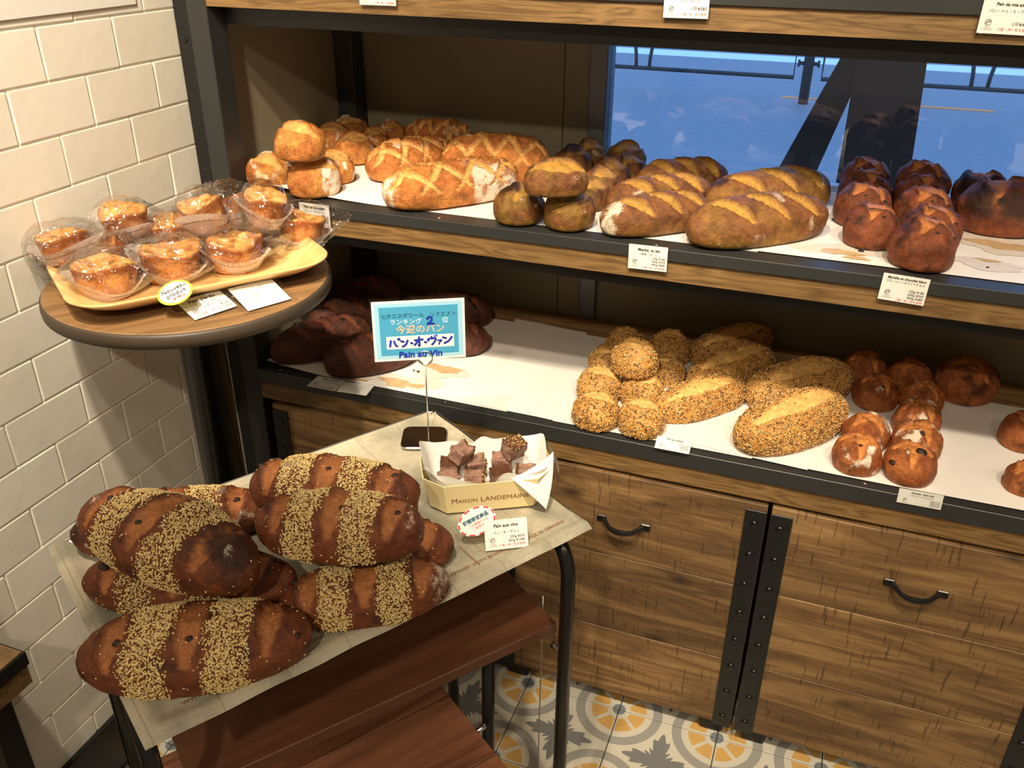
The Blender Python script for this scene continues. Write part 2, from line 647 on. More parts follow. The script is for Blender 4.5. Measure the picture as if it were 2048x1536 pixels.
bb = box('baseboard_left', XW - 0.002, XW + 0.012, YF, 1.30, 0.0, 0.127, M['steel_dark'], None, 0.002)
bb['kind'] = 'structure'
tr = box('trim_1', XW + 0.012, XW + 0.020, YF, 1.30, 0.0, 0.008, M['metal'], None, 0.002)
tr['kind'] = 'structure'
o = box('ceiling', XW - 0.2, XR, YF, YB + 0.15, ZC, ZC + 0.1, M['ceiling'])
o['kind'] = 'structure'
o = box('wall_right', XR, XR + 0.1, YF, YB + 0.15, 0, ZC, M['plaster'])
o['kind'] = 'structure'
o = box('wall_front', XW - 0.2, XR + 0.1, YF - 0.1, YF, 0, ZC, M['plaster'])
o['kind'] = 'structure'

# back wall: panelled left of the window, sill wall below it, lintel above
bw = empty('wall_back')
bw['kind'] = 'structure'
box('panel', XW, -0.5585, YB, YB + 0.04, 0.0, ZC, M['panel'], bw)
box('panel', -0.5565, -0.503, YB, YB + 0.04, 0.0, ZC, M['panel'], bw)
box('panel', -0.466, XR, YB, YB + 0.04, 0.0, 0.93, M['panel'], bw)
box('sill', -0.503, XR, YB - 0.012, YB + 0.05, 0.93, 0.985, plain('pale_sill', lin(170, 172, 176), 0.5), bw)
box('panel', -0.466, XR, YB, YB + 0.04, 2.3, ZC, M['panel'], bw)
win = empty('window_1')
win['kind'] = 'structure'
box('window_frame', -0.503, -0.466, YB - 0.012, YB + 0.05, 0.0, 2.3, M['frame_alu'], win, 0.002)
box('window_frame', 2.2, 2.24, YB - 0.012, YB + 0.05, 0.985, 2.3, M['frame_alu'], win, 0.002)
box('pane', -0.466, 2.2, YB + 0.018, YB + 0.022, 0.985, 2.3, M['glass'], win)
box('panel', 2.24, XR, YB, YB + 0.04, 0.93, ZC, M['panel'], bw)

# ------------------------------------------------------------------ street outside
bm = bmesh.new()
box_bm(bm, -14, 18, YB + 0.2, 40, -0.1, 0.0)
st = link('street_ground', bm_mesh('street_ground', bm), M['asphalt'])
tag(st, 'wet blue-grey asphalt street outside the shop window', 'street')
st['kind'] = 'structure'
o = box('road_line', -14, 18, 10.7, 11.15, 0.0, 0.004, M['roadwhite'])
tag(o, 'long white line painted along the street beyond the railing', 'road line')
o = box('road_line', -0.62, 1.10, 8.50, 8.58, 0.0, 0.004, M['roadyellow'])
tag(o, 'short yellow line painted on the asphalt at the railing foot', 'road line')
YRL = 8.28


def railing(x0, x1, label, xa):
    r = empty('guard_railing', (0, YRL, 0))
    R = 0.019
    w = x1 - x0
    tube_obj('frame_pipe', [(x0, 0, 0.82), (x0, 0, 0.212), (x1, 0, 0.212), (x1, 0, 0.82), (x0, 0, 0.82)], R, M['rail'], r, 8)
    for cx in xa:                       # pairs of bars curving apart towards the top
        for sg in (-1, 1):
            pts = [(cx + sg * (0.06 + 0.34 * (1 - math.cos(t))), 0, 0.215 + 0.60 * math.sin(t)) for t in [math.pi / 2 * k / 10 for k in range(11)]]
            tube_obj('curved_bar', pts, 0.016, M['rail'], r, 8)
    return tag(r, label, 'railing', 'guard railing sections outside')


railing(-2.9, -0.53, 'green pipe guard railing section with arches, clear of the A-board', (-1.845,))
railing(-0.30, 2.3, 'green pipe guard railing section starting behind the black A-board', (0.915,))
pr_ = empty('railing_post', (-0.42, YRL, 0))
tube_obj('post', [(0, 0, 0), (0, 0, 0.95)], 0.042, M['rail'], pr_, 12)
for s in (-1, 1):
    for zz in (0.33, 0.72):
        tube_obj('bolt', [(s * 0.04, 0, zz), (s * 0.085, 0, zz)], 0.016, M['rail'], pr_, 8)
        tube_obj('bolt_head', [(s * 0.072, 0, zz), (s * 0.09, 0, zz)], 0.03, M['rail'], pr_, 8)
tag(pr_, 'dark green steel post between the two railing sections', 'post')

ab = empty('a_board_sign', (0.12, 2.6, 0))
# two hinged boards, the front one vertical and facing the window, the other leaning out to the side
def slab(name, quad, nrm, th, mat, parent):
    q = [Vector(p) for p in quad]
    nv = Vector(nrm).normalized() * th
    V = q + [p + nv for p in q]
    return link(name, mesh_from(name, V, [(0, 1, 2, 3), (7, 6, 5, 4), (0, 4, 5, 1), (1, 5, 6, 2), (2, 6, 7, 3), (3, 7, 4, 0)]), mat, parent)
slab('front_board', [(-0.125, 0, 0.02), (0.10, 0, 0.02), (0.03, 0.02, 1.22), (-0.135, 0.02, 1.22)], (0, 1, 0.02), 0.02, M['aboard'], ab)
slab('leaning_board', [(-0.60, 0.05, 0.0), (-0.40, 0.05, 0.0), (-0.08, 0.045, 1.22), (-0.135, 0.045, 1.22)], (0, 1, 0), 0.02, M['aboard'], ab)
box('hinge', -0.14, 0.03, 0.0, 0.07, 1.215, 1.235, M['aboard'], ab)
tag(ab, 'black folding A-board standing on the pavement outside the window', 'sign')

# ------------------------------------------------------------------ display shelf
YS = 1.30
XS0, XS1 = -1.065, 1.30
shelf = empty('display_shelf', (0, 0, 0))
tag(shelf, 'tall black steel display shelf with oak edges against the window wall', 'shelf')
box('upright_post', XS0, -1.025, YS, YS + 0.05, 0.0, 2.2, M['steel'], shelf, 0.0015)
box('upright_post', XS0, -1.012, 1.735, 1.785, 0.0, 2.2, M['steel'], shelf, 0.0015)
box('upright_post', XS1 - 0.04, XS1, YS, YS + 0.05, 0.0, 2.2, M['steel'], shelf, 0.0015)
fl = box('filler_strip', XW + 0.004, XS0, YS + 0.006, YS + 0.012, 0.0, 2.2, M['steel_dark'], shelf)
bm = bmesh.new()
bmesh.ops.create_cone(bm, cap_ends=True, segments=12, radius1=0.004, radius2=0.003, depth=0.002,
                      matrix=Matrix.Translation((-1.081, YS + 0.005, 1.255)) @ Matrix.Rotation(math.pi / 2, 4, 'X'))
link('screw', bm_mesh('screw', bm), M['black_gloss'], fl)
box('side_panel', XS0 + 0.004, XS0 + 0.010, YS + 0.05, 1.735, 0.0, 2.2, M['panel'], shelf)
LEV = {'low': (0.643, 0.614, 0.577), 'mid': (0.997, 0.978, 0.944), 'top': (1.362, 1.343, 1.311)}
for key, (zt, zl, zw) in LEV.items():
    lipo = box('edge_lip', -1.025, XS1 - 0.04, YS - 0.003, YS + 0.001, zl, zt, M['steel'], shelf, 0.0008)
    box('lip_flange', -1.025, XS1 - 0.04, YS + 0.001, YS + 0.036, zt - 0.003, zt, M['steel'], shelf)
    box('fascia', -1.025, XS1 - 0.04, YS + 0.002, YS + 0.020, zw, zl, M['oak'], shelf)
    box('back_rail', -1.025, XS1 - 0.04, YS + 0.04, YS + 0.06, zw - (0.031 if key != 'low' else -0.002), zt - 0.02, M['steel_dark'], shelf)
    box('shelf_board', -1.025, XS1 - 0.04, YS + 0.021, 1.783, zt - 0.02, zt - 0.0032, M['board'], shelf)
    box('side_rail', -1.055, -1.025, YS + 0.05, 1.735, zw - 0.031, zt, M['steel'], shelf)
    for px_x in (-0.98, -0.62, -0.25, 0.12, 0.45):
        bm = bmesh.new()
        bmesh.ops.create_uvsphere(bm, u_segments=8, v_segments=5, radius=0.0035,
                                  matrix=Matrix.Translation((px_x, YS + 0.012, zt)) @ Matrix.Scale(0.35, 4, (0, 0, 1)))
        link('rivet', bm_mesh('rivet', bm, True), M['chrome'], lipo)


def make_drawer(label):
    W = 0.488
    d = empty('drawer_unit', (0, YS, 0))
    box('carcass', 0.004, W - 0.004, 0.019, 0.43, 0.045, 0.540, M['steel_dark'], d)
    for (a, b) in ((0.040, 0.2075), (0.2085, 0.3865), (0.3875, 0.568)):
        bm = bmesh.new()
        box_bm(bm, -W / 2, W / 2, 0.0, 0.018, -(b - a) / 2, (b - a) / 2, 0.0012)
        p = link('plank', bm_mesh('plank', bm), M['rustic'], d)
        p.location = (W / 2, 0, (a + b) / 2)
    for x0 in (0.0005, W - 0.0355):
        s = box('corner_strap', x0, x0 + 0.035, -0.003, 0.0, 0.036, 0.556, M['steel_dark'], d, 0.0006)
        for k in range(8):
            bm = bmesh.new()
            bmesh.ops.create_uvsphere(bm, u_segments=12, v_segments=7, radius=0.0066,
                                      matrix=Matrix.Translation((x0 + 0.0175, -0.0035, 0.529 - 0.0665 * k))
                                      @ Matrix.Scale(0.6, 4, (0, 1, 0)))
            link('rivet', bm_mesh('rivet', bm, True), M['black_gloss'], s)
    hx, hz = W / 2 + 0.0, 0.470
    h = empty('handle')
    h.parent = d
    # flat feet and a drooping grip
    grip = [(-0.036, -0.004, 0), (-0.030, -0.012, -0.001), (-0.022, -0.021, -0.004), (-0.011, -0.025, -0.006),
            (0, -0.026, -0.0065), (0.011, -0.025, -0.006), (0.022, -0.021, -0.004), (0.030, -0.012, -0.001), (0.036, -0.004, 0)]
    V, Fc = tube([(hx + x, y, hz + z) for x, y, z in grip], [0.005, 0.004, 0.0042, 0.005, 0.0055, 0.005, 0.0042, 0.004, 0.005], 8)
    bm = bmesh.new()
    bm.from_mesh(mesh_from('g', V, Fc))
    for s in (-1, 1):
        xx = hx + s * 0.041
        box_bm(bm, xx - 0.009, xx + 0.009, -0.004, 0.0, hz - 0.007, hz + 0.007, 0.0015)
    hm = bm_mesh('handle', bm)
    bpy.data.objects.remove(h)
    link('handle', hm, M['black_gloss'], d)
    for x0 in (0.008, W - 0.068):
        for y0 in (0.012, 0.36):
            bm = bmesh.new()
            box_bm(bm, x0, x0 + 0.06, y0, y0 + 0.05, 0.0, 0.046, 0.006, 2)
            for v in bm.verts:
                if v.co.z < 0.01:
                    v.co.x += 0.007 if v.co.x < x0 + 0.03 else -0.007
            link('foot', bm_mesh('foot', bm), M['foot'], d)
    return tag(d, label, 'drawer', 'rustic drawer units under the shelf')


def copy_tree(o, parent=None):
    c = o.copy()
    COL.objects.link(c)
    c.parent = parent
    for ch in list(o.children):
        copy_tree(ch, c)
    return c


d0 = make_drawer('rustic plank drawer unit beside the tiled wall, behind the tray stand')
d0.location = (-1.003, YS, 0)
for x, lab in ((-0.508, 'rustic plank drawer unit with knotty middle plank, behind the tray corner'),
               (-0.013, 'rustic plank drawer unit under the raisin rolls, fully clear of the tray stand'),
               (0.482, 'rustic plank drawer unit farthest along the shelf from the tiled wall')):
    d = copy_tree(d0)
    d.location = (x, YS, 0)
    d['label'] = lab

# ------------------------------------------------------------------ baking papers on the shelves
def sheet(name, quad_px, z, label, mat='paper', corner_up=None, nx=18, ny=12, wav=0.0012, seed=0, quad=None):
    q = quad if quad else [P(x, y, z) for x, y in quad_px]
    q = [Vector(p) for p in q]
    rnd = random.Random(seed)
    ph = [rnd.uniform(0, 6.28) for _ in range(4)]
    V, Fc = [], []
    for j in range(ny + 1):
        for i in range(nx + 1):
            u, v = i / nx, j / ny
            p = (q[0] * (1 - u) + q[1] * u) * (1 - v) + (q[3] * (1 - u) + q[2] * u) * v
            dz = wav * (0.5 + 0.5 * math.sin(u * 9 + ph[0] + 3 * v)) * (0.5 + 0.5 * math.sin(v * 7 + ph[1]))
            p = p + Vector((0, 0, dz))
            if corner_up:
                cu, cv, hgt = corner_up
                dd = math.hypot((u - cu) * 3, (v - cv) * 3)
                if dd < 1:
                    p.z += hgt * (1 - dd) ** 2
            V.append(p)
    for j in range(ny):
        for i in range(nx):
            a = j * (nx + 1) + i
            Fc.append((a, a + 1, a + nx + 2, a + nx + 1))
    me = mesh_from(name, V, Fc, True)
    o = link(name, me, M[mat])
    return tag(o, label, 'paper', 'white baking papers on the shelves')


ZM, ZP = 0.998, 0.6445
sheet('baking_paper', None, 0, 'white baking paper under the golden loaves and matcha bread', seed=1, corner_up=(0, 0, 0.02),
      quad=[(-1.018, 1.335, ZM - 0.0006), (-0.10, 1.335, ZM - 0.0006), (-0.10, 1.73, ZM - 0.0006), (-1.018, 1.73, ZM - 0.0006)], wav=0.0009)
sheet('baking_paper', None, 0, 'oil-stained white baking paper under the dark blueberry rolls', seed=2,
      quad=[(-0.11, 1.337, ZM + 0.0004), (0.62, 1.334, ZM + 0.0004), (0.62, 1.715, ZM + 0.0004), (-0.06, 1.72, ZM + 0.0004)], wav=0.0003)
sheet('baking_paper', None, 0, 'oil-stained white baking paper under the cocoa loaves', seed=3, corner_up=(0, 0, 0.012),
      quad=[(-1.015, 1.318, ZP - 0.001), (-0.50, 1.318, ZP - 0.001), (-0.56, 1.70, ZP - 0.001), (-1.00, 1.70, ZP - 0.001)], wav=0.0003)
sheet('baking_paper', None, 0, 'empty brightly lit white baking paper between cocoa loaves and seeded rolls', seed=4,
      quad=[(-0.575, 1.322, ZP), (-0.385, 1.316, ZP), (-0.46, 1.70, ZP), (-0.63, 1.715, ZP)], wav=0.0009)
sheet('baking_paper', None, 0, 'white baking paper under the seeded rolls and slim seeded loaves', seed=5,
      quad=[(-0.41, 1.314, ZP + 0.0008), (-0.06, 1.316, ZP + 0.0008), (-0.02, 1.68, ZP + 0.0008), (-0.47, 1.69, ZP + 0.0008)], wav=0.001)
sheet('baking_paper', None, 0, 'small square of white paper under the front big seeded loaf', seed=6,
      quad=[(-0.17, 1.325, ZP + 0.002), (0.03, 1.312, ZP + 0.002), (0.05, 1.46, ZP + 0.002), (-0.14, 1.47, ZP + 0.002)], wav=0.0008)
sheet('baking_paper', None, 0, 'white baking paper under the raisin and hazelnut rolls', seed=7,
      quad=[(-0.02, 1.316, ZP + 0.0012), (0.62, 1.316, ZP + 0.0012), (0.62, 1.67, ZP + 0.0012), (-0.01, 1.68, ZP + 0.0012)], wav=0.0011)


def stain(c, rx, ry, z, seed, mat='stain', parent=None):
    rnd = random.Random(seed)
    n = 26
    ph = [rnd.uniform(0, 6.28) for _ in range(4)]
    V = [(c[0], c[1], z)]
    for k in range(n):
        a = 2 * math.pi * k / n
        r = 1 + 0.22 * math.sin(2 * a + ph[0]) + 0.16 * math.sin(3 * a + ph[1]) + 0.1 * math.sin(7 * a + ph[2])
        V.append((c[0] + rx * r * math.cos(a), c[1] + ry * r * math.sin(a), z))
    Fc = [(0, 1 + k, 1 + (k + 1) % n) for k in range(n)]
    return link('oil_stain', mesh_from('oil_stain', V, Fc), M[mat], parent)


def stains(label_sub, specs, z):
    par = next(o for o in COL.objects if o.name.startswith('baking_paper') and label_sub in o.get('label', ''))
    for i, (x, y, rx, ry, m) in enumerate(specs):
        c = P(x, y, z)
        stain(c, rx, ry, z + (0.0006 if m == 'stain_pale' else 0.0009) + 0.00006 * i, x, m, par)


stains('cocoa', [(820, 765, 0.055, 0.030, 'stain_pale'), (790, 765, 0.034, 0.014, 'stain'), (830, 772, 0.018, 0.009, 'stain'),
                 (880, 745, 0.05, 0.03, 'stain_pale'), (885, 738, 0.036, 0.017, 'stain'), (690, 748, 0.05, 0.012, 'stain_pale'),
                 (600, 732, 0.045, 0.012, 'stain_pale'), (608, 731, 0.03, 0.005, 'stain'), (700, 757, 0.03, 0.006, 'stain')], ZP - 0.001)
stains('blueberry', [(1690, 500, 0.07, 0.028, 'stain_pale'), (1680, 505, 0.026, 0.014, 'stain'), (1712, 517, 0.022, 0.006, 'stain'),
                     (2005, 490, 0.08, 0.05, 'stain_pale'), (2005, 492, 0.045, 0.02, 'stain'), (1975, 530, 0.055, 0.022, 'stain_pale'),
                     (1975, 522, 0.02, 0.006, 'stain')], ZM + 0.0004)
for i, (x, y, z, r) in enumerate([(1716, 497, ZM, .0035), (1722, 502, ZM, .004), (1560, 481, ZM, .003), (1668, 440, ZM, .004),
                                  (828, 741, ZP, .002), (836, 743, ZP, .0025), (1975, 535, ZM, .002)]):
    bm = bmesh.new()
    bmesh.ops.create_icosphere(bm, subdivisions=1, radius=r)
    rr = random.Random(i)
    for v in bm.verts:
        v.co = Vector((v.co.x * rr.uniform(.7, 1.8), v.co.y * rr.uniform(.6, 1.4), v.co.z * 0.5))
    c = link('burnt_crumb', bm_mesh('burnt_crumb', bm), M['burnt'])
    p = P(x, y, z + 0.002)
    c.location = (p.x, p.y, z + 0.0028)
    tag(c, 'tiny burnt bread crumb lying on the stained baking paper', 'crumb', 'burnt crumbs on the paper')

# ------------------------------------------------------------------ round table with wooden tray
RT = Vector((-0.887, 1.000, 0))
ZT1 = 0.965
rt = empty('round_table', RT)
tag(rt, 'round brown pedestal table with black column beside the tiled wall', 'table')
V, Fc = lathe([(0.203, 0.942), (0.2065, 0.9445), (0.2075, 0.952), (0.2065, 0.9605), (0.204, 0.9635)], 72)
link('edge_band', mesh_from('edge_band', V, Fc, True), M['table_edge'], rt)
V, Fc = lathe([(0.2025, 0.9620), (0.2035, 0.9640), (0.202, ZT1)], 72)
o = link('tabletop', mesh_from('tabletop', V, Fc), M['table'], rt)
o.rotation_euler = (0, 0, 0.9)
V, Fc = lathe([(0.034, 0.02), (0.034, 0.93), (0.09, 0.939), (0.09, 0.943)], 32)
link('column', mesh_from('column', V, Fc, True), M['black_gloss'], rt)
V, Fc = lathe([(0.17, 0.0), (0.17, 0.008), (0.04, 0.022)], 40)
link('base_plate', mesh_from('base_plate', V, Fc, True), M['black_gloss'], rt)

# wooden tray on the table
WT_C, WT_YAW, WT_L, WT_W = Vector((-0.879, 0.997, ZT1)), math.radians(54.1), 0.368, 0.250


def rrect(l, w, r, z, n=8):
    pts = []
    for cx, cy, a0 in ((l / 2 - r, w / 2 - r, 0), (-l / 2 + r, w / 2 - r, 90), (-l / 2 + r, -w / 2 + r, 180), (l / 2 - r, -w / 2 + r, 270)):
        for k in range(n + 1):
            a = math.radians(a0 + 90 * k / n)
            pts.append((cx + r * math.cos(a), cy + r * math.sin(a), z))
    return pts


def loft(rings, cap0=True, cap1=True):
    n = len(rings[0])
    V = [p for r in rings for p in r]
    Fc = []
    for i in range(len(rings) - 1):
        for k in range(n):
            a = i * n + k
            b = i * n + (k + 1) % n
            Fc.append((a, b, b + n, a + n))
    if cap0:
        Fc.append(tuple(range(n - 1, -1, -1)))
    if cap1:
        Fc.append(tuple(range((len(rings) - 1) * n, len(rings) * n)))
    return V, Fc


V, Fc = loft([rrect(WT_L - .115, WT_W - .115, 0.03, 0.001), rrect(WT_L - .095, WT_W - .095, 0.035, 0.003), rrect(WT_L - .035, WT_W - .035, 0.05, 0.018),
              rrect(WT_L, WT_W, 0.058, 0.031), rrect(WT_L - .004, WT_W - .004, 0.056, 0.0335), rrect(WT_L - .040, WT_W - .040, 0.048, 0.0195),
              rrect(WT_L - .098, WT_W - .098, 0.034, 0.0065), rrect(WT_L - .118, WT_W - .118, 0.028, 0.005)])
wt = link('wooden_tray', mesh_from('wooden_tray', V, Fc, True), M['traywood'])
wt.location = WT_C
wt.rotation_euler = (0, 0, WT_YAW)
tag(wt, 'pale rounded wooden tray with raised rim on the round table', 'tray')

# ------------------------------------------------------------------ tray stand (bent black tube frames with red-brown wood shelves)
ZTR = 0.70
TR = [P(112, 1085, ZTR), P(868, 825, ZTR), P(1178, 1052, ZTR), P(300, 1485, ZTR)]   # rear-left, rear-right, front-right, front-left
stand = empty('tray_stand', (0, 0, 0))
tag(stand, 'black tubular stand with a red-brown wooden shelf carrying the baking tray', 'stand')
uf = Vector((0.58, 0.815, 0))
vf = Vector((-0.815, 0.58, 0))
FR = Vector((-0.262, 0.937, 0))
Lf, Wf = 0.565, 0.34
FL = FR - uf * Lf
zt_ = 0.684
for base, inset in ((FR, -1), (FL, 1)):
    a, b = base, base + vf * Wf
    pts = [(a.x, a.y, 0.0)] + arc_pts((a.x, a.y, 0), (a.x, a.y, zt_), (b.x, b.y, zt_), 0.06, 8) + \
        arc_pts((a.x, a.y, zt_), (b.x, b.y, zt_), (b.x, b.y, 0), 0.06, 8) + [(b.x, b.y, 0.0)]
    tube_obj('bent_leg_frame', pts, 0.0105, M['black_gloss'], stand, 14)
for k in (0.12, 0.88):
    a = FR + vf * Wf * k
    b = FL + vf * Wf * k
    tube_obj('cross_bar', [(a.x, a.y, zt_), (b.x, b.y, zt_)], 0.008, M['black_gloss'], stand, 10)


def wood_shelf(name, corner, u, v, L, W, ztop, th, mat, parent):
    """board with its front-right corner at corner, running back along -u (length) and v (depth)"""
    bm = bmesh.new()
    box_bm(bm, 0, L, 0, W, -th, 0, 0.0012)
    o = link(name, bm_mesh(name, bm), mat, parent)
    o.matrix_world = Matrix(((-u.x, v.x, 0, corner.x), (-u.y, v.y, 0, corner.y), (0, 0, 1, ztop), (0, 0, 0, 1)))
    return o


def orient(u, v):
    return Matrix(((u.x, v.x, 0), (u.y, v.y, 0), (0, 0, 1)))


c1 = P(1114, 1246, 0.50)
u1 = Vector((0.60, 0.80, 0))
v1 = Vector((-0.80, 0.60, 0))
wood_shelf('wooden_shelf', c1, u1, v1, 0.545, 0.325, 0.50, 0.020, M['redwood'], stand)
for pt in ((FR + Vector((-0.022, 0.006, 0))), (FL + Vector((0.018, 0.012, 0)))):
    q = FR if pt.x > -0.4 else FL
    tube_obj('shelf_pin', [(q.x, q.y, 0.49), (pt.x, pt.y, 0.49)], 0.0055, M['chrome'], stand, 10)

low = empty('low_stand', (0, 0, 0))
tag(low, 'lower tubular stand with a striped reddish oak shelf pushed under the tray stand', 'stand')
u2 = Vector((0.57, 0.822, 0)).normalized()
v2 = Vector((-u2.y, u2.x, 0))
LR = Vector((-0.388, 0.945, 0))
for base in (LR, LR - u2 * 0.47):
    a, b = base, base - v2 * 0.40
    pts = [(a.x, a.y, 0)] + arc_pts((a.x, a.y, 0), (a.x, a.y, 0.468), (b.x, b.y, 0.468), 0.02, 4)[:3] + [(a.x, a.y, 0.468)]
    tube_obj('leg', [(a.x, a.y, 0), (a.x, a.y, 0.47)], 0.0105, M['black_gloss'], low, 12)
    tube_obj('leg', [(b.x, b.y, 0), (b.x, b.y, 0.30)], 0.0105, M['black_gloss'], low, 12)
c2 = P(890, 1380, 0.29) - v2 * 0.30
o = None
for k in range(3):
    cc = c2 + v2 * (0.145 * k)
    wood_shelf('wooden_slat', cc, u2, v2, 0.44, 0.1435, 0.29, 0.018, M['oakred'], low)
pp = P(955, 1466, 0.283)
tube_obj('shelf_pin', [(pp.x - 0.004, pp.y + 0.0, 0.281), (LR.x, LR.y, 0.281)], 0.0055, M['chrome'], low, 10)
wq = P(1083, 1300, 0.36)
w_ = tube_obj('hanging_wire', [(wq.x, wq.y, 0.478), (wq.x, wq.y, 0.0)], 0.0012, M['metal'], None, 6)
tag(w_, 'thin bright wire hanging straight down from the red-brown shelf', 'wire')

# baking tray and printed paper
tc = (TR[0] + TR[1] + TR[2] + TR[3]) / 4
ut = (TR[2] - TR[3]).normalized()
vt = Vector((-ut.y, ut.x, 0))
Lt, Wt = 0.600, 0.398
bt = empty('baking_tray', (tc.x, tc.y, 0.69), math.atan2(ut.y, ut.x))
tag(bt, 'rectangular metal baking tray with low rolled rim on the black stand', 'tray')
V, Fc = loft([rrect(Lt - .02, Wt - .02, .012, 0.0055, 3), rrect(Lt, Wt, .014, 0.0125, 3), rrect(Lt - .004, Wt - .004, .013, 0.0135, 3),
              rrect(Lt - .022, Wt - .022, .012, 0.0072, 3)])
link('pan', mesh_from('pan', V, Fc), M['metal'], bt)
rim = rrect(Lt - .002, Wt - .002, .014, 0.0125, 4)
tube_obj('rolled_rim', rim + [rim[0]], 0.0028, M['metal'], bt, 8)
nx, ny = 60, 40
V, Fc = [], []
Lp, Wp = Lt - 0.012, Wt - 0.006
for j in range(ny + 1):
    for i in range(nx + 1):
        u, v = i / nx - .5, j / ny - .5
        z = 0.0088 + 0.0006 * math.sin(u * 40) * math.sin(v * 23 + 2 * u)
        x, y = u * (Lt + 0.006) - 0.006, v * (Wt + 0.006) - 0.0065       # lies over the rim at the front and the wall end, short of it elsewhere
        dr_ = max(-(Lt / 2 - 0.022) - x, -(Wt / 2 - 0.022) - y, 0)
        db_ = max(x - (Lt / 2 - 0.014), y - (Wt / 2 - 0.014), 0)
        if dr_ > 0:
            t = min(dr_ / 0.014, 1)
            z += 0.0086 * t * t * (3 - 2 * t)
            over = max(-Lt / 2 - 0.003 - x, -Wt / 2 - 0.003 - y, 0)
            z -= over * 0.9
            z += 0.0006 * math.sin(u * 34 + 3 * v)
        elif db_ > 0:
            z += db_ * 0.5
        V.append((x, y, z))
for j in range(ny):
    for i in range(nx):
        a = j * (nx + 1) + i
        Fc.append((a, a + 1, a + nx + 2, a + nx + 1))
tp = link('tray_paper', mesh_from('tray_paper', V, Fc, True), M['traypaper'])
tp.location = bt.location
tp.rotation_euler = bt.rotation_euler
tag(tp, 'grey greaseproof paper printed like a newspaper lining the metal baking tray', 'paper')

# ------------------------------------------------------------------ low shelf unit at the near end of the tiled wall
lu = empty('wall_shelf_unit', (0, 0, 0))
tag(lu, 'low black and oak shelf unit at the foot of the tiled wall', 'shelf')
ZU = 0.50
cu = P(52, 1303, ZU)
box('edge_lip', XW + 0.02, cu.x, YF + 1.5, cu.y, ZU - 0.024, ZU, M['steel_dark'], lu, 0.001)
box('fascia', XW + 0.02, cu.x - 0.003, YF + 1.5, cu.y - 0.003, ZU - 0.058, ZU - 0.024, M['oak'], lu)
box('shelf_board', XW + 0.02, cu.x - 0.004, YF + 1.5, cu.y - 0.004, ZU, ZU + 0.002, M['board'], lu)
box('leg', XW + 0.03, cu.x - 0.035, cu.y - 0.06, cu.y - 0.022, 0.0, ZU - 0.058, M['steel_dark'], lu, 0.001)
box('upright_post', XW + 0.02, cu.x - 0.055, cu.y - 0.075, cu.y - 0.045, ZU + 0.002, 1.2, M['steel_dark'], lu, 0.001)

# poster on the wall
po = mesh_from('poster', [(XW + 0.004, 0.30, 1.316), (XW + 0.004, 1.221, 1.318), (XW + 0.009, 1.221, 1.62), (XW + 0.004, 0.30, 1.62),
                          (XW + 0.0035, 0.30, 1.316), (XW + 0.0035, 1.221, 1.318), (XW + 0.0085, 1.221, 1.62), (XW + 0.0035, 0.30, 1.62)],
               [(0, 1, 2, 3), (7, 6, 5, 4), (0, 4, 5, 1), (1, 5, 6, 2), (2, 6, 7, 3), (3, 7, 4, 0)])
po = link('poster', po, M['liner'])
tag(po, 'white paper poster hung on the tiled wall above the round table', 'poster')

# ------------------------------------------------------------------ bread
def vnoise(p, seed=0):
    """vectorised value noise, p (n,3) -> (n,) in 0..1"""
    p = p + seed * 17.31
    i = np.floor(p).astype(np.int64)
    f = p - i
    f = f * f * (3 - 2 * f)

    def h(a):
        n = (a[:, 0] * 73856093) ^ (a[:, 1] * 19349663) ^ (a[:, 2] * 83492791) ^ (seed * 2654435)
        n = (n ^ (n >> 13)) * 1274126177
        return ((n ^ (n >> 16)) & 0xffff) / 65535.0
    r = 0
    for dx in (0, 1):
        wx = f[:, 0] if dx else 1 - f[:, 0]
        for dy in (0, 1):
            wy = f[:, 1] if dy else 1 - f[:, 1]
            for dz in (0, 1):
                wz = f[:, 2] if dz else 1 - f[:, 2]
                r = r + wx * wy * wz * h(i + np.array([dx, dy, dz]))
    return r


def fbm(p, seed, oct=3):
    r, a, s = 0, 0.5, 0
    for k in range(oct):
        r = r + a * vnoise(p * (2 ** k), seed + k * 7)
        s += a
        a *= 0.5
    return r / s


_cs = {}


def cubesphere(n):
    if n in _cs:
        return _cs[n]
    idx = {}
    V, Fc = [], []

    def vid(p):
        k = (round(p[0] * 1e5), round(p[1] * 1e5), round(p[2] * 1e5))
        if k not in idx:
            idx[k] = len(V)
            V.append(p)
        return idx[k]
    g = [math.tan((i / n * 2 - 1) * math.pi / 4) for i in range(n + 1)]
    for ax in range(3):
        for sg in (-1, 1):
            for i in range(n):
                for j in range(n):
                    q = []
                    for (a, b) in ((i, j), (i + 1, j), (i + 1, j + 1), (i, j + 1)):
                        p = [0, 0, 0]
                        p[ax] = sg
                        p[(ax + 1) % 3] = g[a]
                        p[(ax + 2) % 3] = g[b]
                        q.append(vid(tuple(p)))
                    Fc.append(tuple(q if sg > 0 else q[::-1]))
    V = np.array(V, float)
    V /= np.linalg.norm(V, axis=1, keepdims=True)
    _cs[n] = (V, Fc)
    return V, Fc


def sstep(a, b, x):
    t = np.clip((x - a) / (b - a), 0, 1)
    return t * t * (3 - 2 * t)


def set_col(me, C, alpha=None):
    a = me.color_attributes.new('Col', 'FLOAT_COLOR', 'POINT')
    d = np.ones((len(C), 4), np.float32)
    d[:, :3] = C
    d[:, 3] = 0.0 if alpha is None else alpha
    a.data.foreach_set('color', d.ravel())


